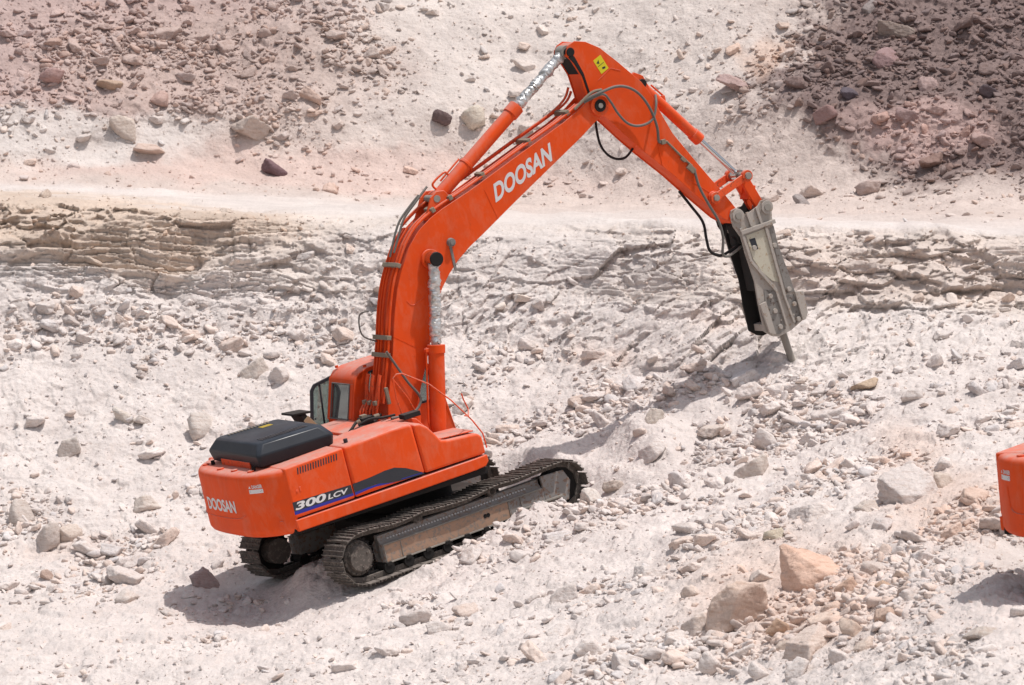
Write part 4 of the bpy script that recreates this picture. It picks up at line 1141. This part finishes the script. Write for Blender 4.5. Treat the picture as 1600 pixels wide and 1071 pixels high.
    pane('side_window', [(-.10, cy0 + .012, 2.23), (.50, cy0 + .012, 2.20), (.50, cy0 + .012, 2.93), (.0, cy0 + .012, 2.93), (-.09, cy0 + .012, 2.70)])
    pane('side_window', [(.56, cy0 + .012, 2.20), (1.21, cy0 + .012, 2.16), (1.04, cy0 + .012, 2.76), (.92, cy0 + .012, 2.89), (.56, cy0 + .012, 2.93)])
    m = MB()
    ol = [(-.09, 2.24), (.50, 2.20), (.50, 2.93), (.02, 2.93), (-.08, 2.72)]
    for a, b in zip(ol, ol[1:] + ol[:1]): m.tube([(a[0], cy0 - .006, a[1]), (b[0], cy0 - .006, b[1])], .016, 8, False)
    ol = [(.57, 2.20), (1.21, 2.16), (1.04, 2.76), (.92, 2.90), (.57, 2.93)]
    for a, b in zip(ol, ol[1:] + ol[:1]): m.tube([(a[0], cy0 - .006, a[1]), (b[0], cy0 - .006, b[1])], .016, 8, False)
    m.build('window_seal', 'black', cab, 0)
    pane('windscreen', [(1.36, cy0 + .05, 1.55), (1.36, cy1 - .05, 1.55), (1.12, cy1 - .05, 2.78), (1.12, cy0 + .05, 2.78)])
    m = MB()
    m.box((.30, .98, 1.85), (.5, .5, .16)); m.box((.06, .98, 2.24), (.14, .5, .72), Matrix.Rotation(-.15, 3, 'Y')); m.box((-.0, .98, 2.66), (.10, .26, .2), Matrix.Rotation(-.15, 3, 'Y'))
    m.box((.30, .98, 1.55), (.35, .35, .5))
    m.build('operator_seat', 'black', cab, .04, 3)
    m = MB(); m.cyl((-.12, 1.36, 3.0), (-.12, 1.36, 3.04), .03, n=12); m.cyl((.02, .58, 3.0), (.02, .58, 3.05), .03, n=12); m.build('roof_bolt', 'orange', cab, .003, split=True)
    # door swung open and latched back behind the cab
    m = MB()
    dp = [(-.86, 1.75), (-.70, 2.25), (-.59, 2.72), (-.51, 2.81), (-.16, 2.87), (.10, 2.88), (.10, 1.75)]
    inn = inset(dp, .055)
    bm = m.bm; ydo, ydi = 1.60, 1.56
    k = len(dp)
    for (y, rv) in ((ydo, 1), (ydi, 0)):
        pass
    va = [bm.verts.new((p[0], ydo, p[1])) for p in dp]; vb = [bm.verts.new((p[0], ydi, p[1])) for p in dp]
    wa = [bm.verts.new((p[0], ydo, p[1])) for p in inn]; wb = [bm.verts.new((p[0], ydi, p[1])) for p in inn]
    for i in range(k):
        j = (i + 1) % k
        bm.faces.new((va[i], va[j], wa[j], wa[i])); bm.faces.new((vb[j], vb[i], wb[i], wb[j]))
        bm.faces.new((va[j], va[i], vb[i], vb[j])); bm.faces.new((wa[i], wa[j], wb[j], wb[i]))
    bmesh.ops.recalc_face_normals(bm, faces=bm.faces[:])
    m.bar((-.50, 1.58, 1.80), (-.40, 1.58, 2.78), .025, .03); m.cyl((-.62, 1.54, 2.25), (-.62, 1.555, 2.25), .018, n=10)
    door = m.build('cab_door', 'black', E, .006, 2, upper=up)
    pane('door_glass', [(p[0], 1.577, p[1]) for p in inn], par=door)
    # boom foot bracket, turning frame ahead of the ring
    m = MB()
    for y in (-.44, .34):
        m.prism([(-.45, 1.15), (-.28, 2.10), (.0, 2.22), (.25, 2.12), (.62, 1.62), (.95, 1.52), (.98, 1.18)], y, y + .10)
    m.box((.35, 0, 1.4), (1.0, .7, .4))
    m.build('boom_bracket', 'orange', E, .015, upper=up)
    if not arm_on: return E
    # boom --------------------------------------------------------------
    outer = [(-.13, 2.02), (-.18, 2.20), (-.12, 2.46), (.18, 3.28), (.35, 3.83), (.50, 4.22), (.64, 4.48), (.88, 4.83), (1.11, 5.05), (1.36, 5.19), (1.62, 5.29), (2.18, 5.45), (3.34, 5.84), (4.13, 6.10), (4.55, 6.27), (4.74, 6.385), (4.86, 6.41), (4.97, 6.385), (5.04, 6.31), (5.055, 6.22), (5.01, 6.12), (4.90, 6.05)]
    inner = [(4.74, 5.97), (4.44, 5.80), (3.41, 5.29), (2.91, 5.04), (2.27, 4.71), (1.96, 4.56), (1.70, 4.40), (1.48, 4.22), (1.30, 4.03), (1.08, 3.72), (.90, 3.28), (.71, 2.90), (.30, 2.15), (.22, 1.99), (.05, 1.90), (-.07, 1.93)]
    m = MB()
    full = outer + inner
    for y in (-.285, .265): m.prism(full, y, y + .02)
    o_in = [p for p in outer if p[0] < 4.3] + [(4.35, 6.16), (4.30, 5.78)] + [p for p in inner if p[0] < 4.3]
    m.prism(inset(o_in, .022), -.266, .266)
    for y in (-.335, .285): m.cyl((4.87, y, 6.22), (4.87, y + .05, 6.22), .17, n=32)
    m.cyl((0.05, -.36, 2.04), (.05, .36, 2.04), .15, n=28)
    for y in (-.36, .31): m.cyl((1.18, y, 4.56), (1.18, y + .05, 4.56), .16, n=28)
    # ears for the arm cylinder
    for y in (-.21, .16): m.prism([(1.30, 5.16), (1.50, 5.50), (1.62, 5.58), (1.76, 5.56), (1.84, 5.44), (1.98, 5.36), (1.9, 5.28)], y, y + .05)
    boom = m.build('boom', 'orange', E, .005, 1, upper=up, ang=25)
    m = MB(); m.bar((2.45, -.2875, 5.40), (2.58, -.2875, 4.87), .006, .012); m.bar((.24, -.2875, 3.5), (.62, -.2875, 3.2), .004, .006)
    m.tube([(.62, -.287, 4.0), (.72, -.287, 3.9), (.95, -.287, 3.98)], .006, 6); m.build('weld_seam', 'orange', boom, 0, split=True)
    m = MB()
    for c in ((4.87, 6.22), (1.18, 4.56)):
        r_ = .105 if c[0] > 4 else .10
        m.cyl((c[0], -.355 - (.05 if c[0] < 4 else 0), c[1]), (c[0], .36, c[1]), r_, n=28)
    m.build('pivot_pin', 'dark', boom, .008, split=True)
    m = MB(); m.cyl((4.87, -.356, 6.22), (4.87, -.366, 6.22), .045, n=20); m.cyl((1.60, -.22, 5.46), (1.60, .22, 5.46), .06, n=20)
    m.build('pin_cap', 'steel', boom, .004, split=True)
    m = MB(); m.cyl((1.63, -.286, 4.72), (1.63, -.35, 4.72), .075, .065, 24); m.cyl((1.63, -.35, 4.72), (1.63, -.365, 4.72), .045, n=20)
    m.box((1.61, -.29, 4.45), (.05, .012, .42)); lamp = m.build('work_lamp', 'greydark', boom, .004)
    lettering('lettering', 'DOOSAN', (2.60, -.2875, 5.135), (1, 0, .345), (-.02, 0, 1), .30, 1.30, 'white', boom, upper=False, bold=.035, shear=.16)
    # pipes along the back of the boom
    back = [Vector((p[0], p[1])) for p in outer if p[1] > 2.4 and p[0] < 4.6]
    def along(off, y, a=0, b=None, jit=0.0, endp=None):
        o = []
        q = back[a:b]
        for i, p in enumerate(q):
            t = (back[min(a + i + 1, len(back) - 1)] - back[max(a + i - 1, 0)]).normalized(); nrm = Vector((-t.y, t.x))
            o.append((p.x + nrm.x * off, y, p.y + nrm.y * off))
        return o
    m = MB()
    for y, off in ((-.23, .06), (-.13, .06), (.02, .065), (.12, .065), (.22, .06)):
        m.tube(along(off, y, 0, 7 if y > 0 else None), .022, 8)
    m.build('boom_pipe', 'orange', boom, 0, split=True)
    m = MB()
    for y, off in ((-.18, .055), (-.07, .05)): m.tube(along(off, y, 5, None), .016, 8)
    m.tube(along(.15, .10, 6, None)[:-1] + [(4.45, .1, 6.42), (4.60, .12, 6.60)], .022, 8)
    m.tube(along(.11, .16, 6, None)[:-1] + [(4.5, .16, 6.36), (4.66, .16, 6.52)], .022, 8)
    m.build('boom_hose', 'orange_worn', boom, 0, split=True)
    m = MB()
    def clampat(i, y0=-.27, y1=.27, f_=0.0):
        a, b = back[i], back[i + 1]; p = a.lerp(b, f_); t = (b - a).normalized(); nrm = Vector((-t.y, t.x))
        c = p + nrm * .07; m.box((c.x, (y0 + y1) / 2, c.y), (.075, y1 - y0, .085), Matrix.Rotation(-math.atan2(t.y, t.x), 3, 'Y'))
    clampat(1, f_=.35); clampat(0, f_=.9); clampat(4, f_=.2); clampat(7, -.27, .0, .5); clampat(8, -.27, .27, .4); clampat(10, -.25, .2, .2); clampat(11, -.25, .2, .45); clampat(9, -.25, .0, .3)
    m.build('hose_clamp', 'clamp', boom, .01, split=True)
    m = MB()
    m.tube([(.70, -.05, 4.78), (.88, -.02, 5.05), (1.05, 0, 5.28), (1.30, .0, 5.47), (1.46, .02, 5.58), (1.60, .06, 5.66)], .020, 8)
    m.tube([(.66, .05, 4.72), (.84, .06, 5.04), (1.0, .08, 5.25), (1.26, .1, 5.44), (1.44, .1, 5.56)], .020, 8)
    m.tube([(.16, .2, 3.42), (-.02, .26, 3.55), (-.06, .26, 3.72), (.0, .26, 3.92), (.14, .2, 3.94)], .014, 8)
    m.build('grey_hose', 'hosegrey', boom, 0, split=True)
    # hoses hanging from the pipes to the valve on the deck
    m = MB()
    for k, (y, xo) in enumerate(((-.26, 0), (-.16, .03), (-.06, -.02), (.06, .02), (.16, 0), (.24, .02))):
        m.tube([(-.13 + xo, y, 2.95), (-.20 + xo, y, 2.78), (-.26, y * .9, 2.55), (-.32 - .02 * k, y * .8, 2.36), (-.30, y * .8, 2.22)], .024, 8)
    m.build('supply_hose', 'orange_worn', E, 0, upper=up, split=True)
    m = MB()
    for k, y in enumerate((-.2, .0, .18)): m.box((-.30, y, 2.52), (.07, .09, .07))
    m.box((-.12, -.33, 2.60), (.06, .05, .28)); m.build('hose_fitting', 'clamp', E, .008, upper=up, split=True)
    m = MB()
    m.tube([(-.22, -.12, 2.30), (-.42, -.30, 2.27), (-.66, -.45, 2.27), (-.92, -.5, 2.24), (-1.12, -.5, 2.20)], .028, 8)
    m.tube([(-.22, .0, 2.30), (-.5, -.15, 2.34), (-.75, -.3, 2.33), (-.9, -.4, 2.27), (-1.0, -.4, 2.20)], .026, 8)
    m.tube([(-.10, -.40, 2.28), (-.35, -.48, 2.31), (-.6, -.5, 2.35), (-.8, -.45, 2.30)], .022, 8)
    m.box((-.62, -.38, 2.33), (.20, .18, .12)); m.box((-.05, -.85, 2.29), (.30, .20, .08))
    m.build('deck_hose', 'rubber', E, .004, upper=up, split=True)
    m = MB(); m.box((-.64, -.36, 2.40), (.10, .10, .06)); m.cyl((-.5, -.45, 2.36), (-.4, -.45, 2.36), .035, n=12); m.cyl((-.80, -.42, 2.34), (-.74, -.44, 2.36), .035, n=12); m.build('hose_coupling', 'clamp', E, .006, upper=up, split=True)
    m = MB()
    m.tube([(.05, -.31, 3.30), (.16, -.33, 3.02), (.30, -.34, 2.70), (.42, -.36, 2.48), (.42, -.38, 2.36), (.30, -.40, 2.25), (.10, -.42, 2.22), (-.2, -.45, 2.25)], .022, 8)
    m.build('cab_side_hose', 'hosegrey', E, 0, upper=up)
    # bent orange grab rail from the right front corner
    m = MB()
    m.tube([(-.13, -.75, 2.28), (-.17, -.75, 2.60), (-.15, -.75, 2.92), (-.08, -.75, 2.97), (.02, -.75, 2.96), (.38, -.9, 2.69), (.62, -1.08, 2.36), (.72, -1.2, 2.16), (.80, -1.32, 1.98), (.90, -1.38, 1.74), (.905, -1.40, 1.50)], .013, 8, False)
    m.tube([(-.15, -.75, 2.90), (.02, -.78, 2.55), (.10, -.78, 2.28)], .012, 8, False)
    m.tube([(.62, -1.45, 2.12), (.78, -1.25, 2.06), (.88, -1.1, 2.14), (.83, -1.1, 2.32), (.82, -1.1, 2.42)], .012, 8, False)
    m.build('grab_rail', 'orange_worn', E, 0, upper=up, split=True)
    # boom cylinders, rods wrapped in foil
    def jacket(a, b, r, name, par, seed):
        rg = np.random.default_rng(seed); mm = MB(); a, b = Vector(a), Vector(b); n_ = 70; wob_ = [Vector(rg.normal(size=3) * .006) for _ in range(n_ + 1)]
        big_ = np.interp(np.arange(n_ + 1), np.linspace(0, n_, 13), rg.uniform(-.16, .22, 13)); ph = rg.uniform(0, 6.28, 4)
        mm.tube([a.lerp(b, i / n_) + wob_[i] for i in range(n_ + 1)], lambda t, i: [r * (1 + big_[i] + .16 * math.sin(i * .9 + 2.5 * math.sin(k * .45 + ph[0]) + i * i * .013) * (.6 + .4 * math.sin(i * .31 + ph[1])) + rg.uniform(-.12, .12)) for k in range(16)], 16, False)
        return mm.build(name, 'foil', par, 0, ang=60)
    for y in (-.46, .46):
        a, b = Vector((.50, y, 1.50)), Vector((1.18, y, 4.56)); d = (b - a).normalized(); mid = a + d * 1.72
        m = MB(); m.cyl(a, mid, .135, n=32); m.cyl(mid - d * .12, mid + d * .02, .150, n=32); m.cyl(a - Vector((0, .1, 0)), a + Vector((0, .1, 0)), .16, n=24)
        s_ = -1 if y < 0 else 1
        off = Vector((-.175, 0, .035)); m.tube([mid + off - d * .02, a + off + d * .5, a + off * .7 + d * .3], .018, 8, False); m.box(mid + off * .6 - d * .05, (.2, .07, .06))
        c = m.build('boom_cylinder', 'orange', E, .006, 2, upper=up)
        m = MB(); m.cyl(mid, b, .055, n=20); m.cyl(b - Vector((0, .09, 0)), b + Vector((0, .09, 0)), .12, n=24); m.build('piston_rod', 'chrome', c, 0)
        m = MB(); m.cyl(b - Vector((0, .125, 0)), b + Vector((0, .125, 0)), .115, n=24); m.build('rod_eye', 'dark', c, .006)
        jacket(mid + d * .02, b - d * .08, .088, 'rod_sleeve', c, 3)
    # arm ---------------------------------------------------------------
    top = [(4.53, 7.24), (4.60, 7.32), (4.72, 7.36), (4.92, 7.30), (5.16, 7.14), (5.44, 6.83), (5.70, 6.52), (5.80, 6.40), (5.95, 6.12), (6.05, 5.78), (6.18, 5.42), (6.46, 4.93), (6.69, 4.54), (6.88, 4.24), (7.08, 3.88), (7.14, 3.76), (7.10, 3.65), (7.0, 3.62)]
    bot = [(6.79, 3.79), (6.45, 4.20), (6.04, 4.72), (5.59, 5.23), (5.33, 5.55), (5.08, 5.88), (4.93, 6.05), (4.82, 6.10), (4.73, 6.22), (4.72, 6.45), (4.68, 6.80), (4.57, 7.07), (4.50, 7.15)]
    m = MB(); prof_ = top + bot
    for y in (-.215, .195): m.prism(prof_, y, y + .02)
    m.prism(inset(prof_, .02), -.196, .196)
    m.cyl((4.87, -.235, 6.22), (4.87, .235, 6.22), .16, n=28); m.cyl((7.02, -.25, 3.76), (7.02, .25, 3.76), .12, n=28)
    for y in (-.10, .06): m.prism([(5.62, 6.45), (5.76, 6.58), (5.92, 6.48), (5.98, 6.30), (6.0, 6.05)], y, y + .04)
    m.cyl((6.69, -.26, 4.17), (6.69, .26, 4.17), .115, n=28)
    arm = m.build('arm', 'orange', E, .005, 1, upper=up, ang=25)
    m = MB()
    m.tube([(6.88, -.2165, 4.05), (6.45, -.2165, 4.45), (6.28, -.2165, 4.60)], .005, 6, False); m.tube([(5.0, -.2165, 6.62), (5.28, -.2165, 6.76), (5.45, -.2165, 6.68)], .006, 6, False)
    m.bar((5.86, -.22, 5.35), (5.86, -.22, 4.95), .01, .02); m.build('weld_seam', 'orange', arm, 0, split=True)
    m = MB(); m.box((5.115, -.217, 6.865), (.17, .003, .27), Matrix.Rotation(-.38, 3, 'Y')); m.build('warning_sticker', 'yellow', arm, 0)
    m = MB(); m.prism([(5.035, 6.90), (5.09, 6.88), (5.085, 6.95)], -.2205, -.2190); m.box((5.155, -.2195, 6.80), (.06, .002, .035), Matrix.Rotation(-.1, 3, 'Y')); m.box((5.115, -.2195, 6.865), (.13, .002, .008), Matrix.Rotation(-.38, 3, 'Y')); m.build('sticker_symbol', 'black', arm, 0)
    m = MB()
    m.cyl((6.69, -.285, 4.17), (6.69, .285, 4.17), .075, n=24); m.cyl((4.60, -.23, 7.20), (4.60, .23, 7.20), .075, n=24); m.cyl((5.86, -.15, 6.36), (5.86, .15, 6.36), .075, n=24)
    m.build('pivot_pin', 'dark', arm, .006, split=True)
    m = MB(); m.prism([(4.62, 7.16), (4.66, 7.10), (4.76, 6.80), (4.80, 6.45), (4.76, 6.45), (4.72, 6.75), (4.62, 7.0), (4.54, 7.12)], -.225, .225); m.build('rear_plate', 'dark', arm, .006)
    # arm cylinder
    a, b = Vector((1.70, 0, 5.44)), Vector((4.60, 0, 7.20)); d = (b - a).normalized(); mid = a + d * 2.10
    m = MB(); m.cyl(a, mid, .115, n=32); m.cyl(mid - d * .17, mid + d * .02, .135, n=32); m.cyl(a + d * .75, a + d * .80, .13, n=28); m.cyl(a - Vector((0, .13, 0)), a + Vector((0, .13, 0)), .125, n=24)
    nz = Vector((-d.z, 0, d.x)); m.tube([a + d * .25 + nz * .15, a + d * .75 + nz * .16, a + d * 1.2 - nz * .15 + Vector((0, -.05, 0))][:2], .018, 8, False)
    m.tube([a + d * .1 + nz * .1, a + d * .12 + nz * .22, a + d * .4 + nz * .2, a + d * .42 + nz * .1], .02, 8)
    c = m.build('arm_cylinder', 'orange', E, .006, 2, upper=up)
    m = MB(); m.cyl(mid, b, .05, n=20); m.cyl(b - Vector((0, .12, 0)), b + Vector((0, .12, 0)), .115, n=24); m.build('piston_rod', 'steel', c, 0)
    jacket(mid + d * .02, b - d * .12, .083, 'rod_sleeve', c, 5)
    # tool cylinder on the arm
    a, b = Vector((5.86, 0, 6.36)), Vector((7.36, 0, 4.40)); d = (b - a).normalized(); mid = a + d * 1.50
    nz = Vector((d.z, 0, -d.x)) * -1
    m = MB(); m.cyl(a, mid, .095, n=32); m.cyl(mid - d * .16, mid + d * .02, .112, n=32); m.cyl(a - Vector((0, .06, 0)), a + Vector((0, .06, 0)), .11, n=24)
    m.tube([a + d * .2 + nz * .13, a + d * .5 + nz * .14], .018, 8, False); m.box(a + d * .52 + nz * .10, (.06, .08, .10))
    c = m.build('tool_cylinder', 'orange', E, .006, 2, upper=up)
    m = MB(); m.cyl(mid, b, .05, n=24); m.cyl(b - Vector((0, .09, 0)), b + Vector((0, .09, 0)), .09, n=24); m.build('piston_rod', 'chrome', c, 0)
    # linkage
    m = MB()
    for y in (-.29, .25): m.bar((6.69, y + .02, 4.17), (7.38, y + .02, 4.38), .04, .13); 
    for y in (-.31, .23): m.cyl((6.69, y, 4.17), (6.69, y + .08, 4.17), .10, n=24); m.cyl((7.38, y, 4.38), (7.38, y + .08, 4.38), .10, n=24)
    m.build('side_link', 'orange_worn', E, .006, upper=up)
    m = MB(); m.bar((7.38, -.12, 4.36), (7.60, -.12, 3.77), .08, .17); m.bar((7.38, .12, 4.36), (7.60, .12, 3.77), .08, .17); m.box((7.49, 0, 4.06), (.12, .3, .25), Matrix.Rotation(.35, 3, 'Y'))
    m.build('push_link', 'orange', E, .01, upper=up)
    m = MB()
    for c_ in ((7.38, 4.38),): m.cyl((c_[0], -.35, c_[1]), (c_[0], .33, c_[1]), .06, n=22)
    m.cyl((6.69, -.34, 4.17), (6.69, .34, 4.17), .055, n=22)
    m.build('link_pin', 'steel', E, .006, upper=up, split=True)
    # hoses over the elbow
    m = MB()
    m.tube([(4.55, -.30, 6.36), (4.80, -.37, 6.42), (4.95, -.38, 6.44), (5.20, -.38, 6.46), (5.40, -.38, 6.41), (5.58, -.38, 6.28), (5.71, -.38, 6.08), (5.79, -.38, 5.84), (5.83, -.36, 5.59), (5.86, -.26, 5.38), (5.90, -.235, 5.33)], .024, 8)
    m.tube([(4.60, -.30, 6.34), (4.93, -.38, 6.40), (5.05, -.38, 6.25), (5.14, -.38, 6.03), (5.27, -.38, 5.83), (5.44, -.38, 5.73), (5.65, -.38, 5.72), (5.80, -.37, 5.79), (5.92, -.33, 5.98), (6.02, -.2, 6.12)], .022, 8)
    m.build('elbow_hose', 'hosegrey', E, 0, upper=up, split=True)
    m = MB()
    m.tube([(4.97, .1, 6.05), (4.94, .1, 5.72), (4.96, .1, 5.50), (5.06, .1, 5.32), (5.21, .1, 5.22), (5.38, .1, 5.21), (5.56, .1, 5.33)], .022, 8)
    m.build('elbow_loop_hose', 'rubber', E, 0, upper=up)
    m = MB()
    m.tube([(5.90, -.235, 5.33), (6.02, -.235, 5.32), (6.28, -.235, 4.95), (6.40, -.235, 4.80)], .02, 8, False)
    m.box((6.37, -.24, 4.76), (.16, .06, .09), Matrix.Rotation(.9, 3, 'Y')); m.box((6.26, -.24, 4.95), (.10, .06, .06), Matrix.Rotation(.9, 3, 'Y')); m.box((5.95, -.24, 5.33), (.08, .06, .08))
    m.tube([(4.40, -.30, 6.27), (4.75, -.33, 6.46), (4.95, -.36, 6.47)], .026, 8)
    m.build('arm_pipe', 'clamp', arm, .004, split=True)
    m = MB()
    m.tube([(6.24, .1, 4.40), (6.38, .05, 4.10), (6.48, -.05, 3.80), (6.45, -.1, 3.50), (6.47, -.1, 3.30), (6.62, -.1, 3.18), (6.78, -.1, 3.18), (7.06, -.08, 3.26)], .026, 8)
    m.build('breaker_hose', 'rubber', E, 0, upper=up)
    m = MB()
    m.tube([(6.42, -.25, 4.72), (6.43, -.28, 4.42), (6.53, -.3, 4.08), (6.64, -.3, 3.78), (6.66, -.3, 3.48), (6.60, -.28, 3.22), (6.75, -.2, 3.14), (7.1, -.1, 3.22)], .024, 8)
    m.build('breaker_hose', 'hosegrey', E, 0, upper=up)
    # hydraulic breaker -------------------------------------------------
    plate = [(6.90, 3.80), (6.94, 3.88), (7.04, 3.90), (7.13, 3.86), (7.20, 3.74), (7.34, 3.78), (7.48, 3.83), (7.55, 3.90), (7.64, 3.90), (7.72, 3.83), (7.72, 3.68), (7.69, 3.50), (7.70, 3.08), (7.78, 2.60), (7.83, 2.22), (7.96, 2.19), (7.97, 1.84), (7.90, 1.72), (7.60, 1.60), (7.34, 1.56), (7.22, 1.60), (7.08, 1.72), (7.08, 2.21), (7.10, 2.60), (7.04, 3.10), (7.02, 3.40), (6.92, 3.60)]
    m = MB()
    m.prism(plate, -.27, -.235)
    m.box((7.38, 0, 3.47), (.62, .50, .05)); m.box((7.44, 0, 1.75), (.5, .46, .12))
    br = m.build('breaker_housing', 'grey', E, .006, upper=up)
    m = MB(); m.box((7.36, 0, 2.95), (.40, .34, 1.1)); m.box((7.46, 0, 2.1), (.34, .36, .9)); m.box((7.13, 0, 3.44), (.20, .30, .34)); m.cyl((7.0, 0, 3.3), (7.25, 0, 3.3), .10, n=16)
    m.build('breaker_body', 'shade_black', br, .02)
    m = MB(); m.prism(plate, .235, .27); m.build('far_side_plate', 'shade_black', br, .006)  # twin of the near plate, coloured dark for its shaded side
    # window of bare pale metal between the ribs, set on the near plate
    m = MB(); m.prism([(7.12, 3.40), (7.50, 3.42), (7.54, 3.05), (7.60, 2.45), (7.44, 2.52), (7.28, 2.72), (7.16, 2.98)], -.278, -.2715); m.build('bare_panel', 'cream', br, 0)
    m = MB()
    for q in (-1, 1):
        y = -.29 if q < 0 else .29
        m.bar((7.03, y, 3.55), (7.10, y, 2.95), .045, .045); m.bar((7.10, y, 2.95), (7.46, y, 2.35), .05, .05); m.bar((7.46, y, 2.35), (7.52, y, 1.72), .045, .04)
        m.bar((7.52, y, 3.45), (7.60, y, 2.20), .045, .05); m.bar((7.60, y, 2.20), (7.68, y, 1.72), .045, .04)
        m.bar((7.02, y, 3.47), (7.72, y, 3.50), .07, .07)
        m.bar((7.22, y, 3.78), (7.26, y, 3.52), .03, .05); m.bar((7.42, y, 3.82), (7.46, y, 3.52), .03, .05)
        for c_ in ((7.03, 3.77), (7.62, 3.77)): m.cyl((c_[0], y - .012 * q * -1, c_[1]), (c_[0], y + .035 * q, c_[1]), .115, n=28)
        # wear plates at the foot
        m.prism([(7.07, 2.20), (7.20, 2.22), (7.26, 1.62), (7.14, 1.68)], min(y, y + .05 * q), max(y, y + .05 * q))
        m.prism([(7.80, 2.24), (7.97, 2.20), (7.97, 1.82), (7.90, 1.72), (7.84, 1.72)], min(y, y + .04 * q), max(y, y + .04 * q))
    m.build('stiffening_rib', 'grey', br, .006)
    m = MB(); m.prism([(7.60, 3.40), (7.69, 3.42), (7.70, 3.08), (7.78, 2.60), (7.83, 2.24), (7.66, 2.24), (7.62, 2.9)], -.279, -.2705); m.prism([(7.24, 2.42), (7.45, 2.34), (7.50, 1.66), (7.36, 1.60), (7.27, 1.62), (7.20, 2.1)], -.279, -.2705)
    m.prism([(7.63, 2.2), (7.80, 2.2), (7.86, 1.74), (7.70, 1.68)], -.279, -.2705)
    m.build('steel_plate', 'greydark', br, 0)
    m = MB()
    for c_ in ((7.33, 2.28), (7.36, 2.01), (7.40, 1.72), (7.72, 2.30), (7.76, 2.03), (7.78, 1.76), (7.22, 3.16), (7.62, 3.1)): m.cyl((c_[0], -.27, c_[1]), (c_[0], -.315, c_[1]), .045, .040, 12)
    for c_ in ((7.40, 1.80), (7.66, 1.82), (7.60, 1.98)): m.cyl((c_[0] + .05, -.27, c_[1] + .03), (c_[0] + .05, -.29, c_[1] + .03), .018, n=8)
    m.build('housing_bolt', 'grey', br, .004, split=True)
    m = MB()
    for c_ in ((7.03, 3.77), (7.62, 3.77)): m.cyl((c_[0], -.345, c_[1]), (c_[0], .345, c_[1]), .065, n=24)
    m.build('tool_pin', 'steel', br, .006, split=True)
    m = MB(); m.prism([(7.20, 3.12), (7.30, 3.12), (7.28, 3.32), (7.16, 3.32)], -.281, -.2785); m.build('access_slot', 'black', br, 0)
    m = MB(); m.cyl((7.56, 0, 1.75), (7.655, 0, 1.02), .068, .062, 24)
    m.build('chisel', 'steel', br, .004)
    return E

ex1 = excavator(MACHINE, 'orange tracked excavator with a hydraulic breaker raised over the white rock, whole in view')
SLEWS.append(SLEW2)
ex2 = excavator(MACHINE2, 'orange excavator of which only a counterweight corner shows at the right edge')
ex1['group'] = ex2['group'] = 'orange excavators working in the quarry'
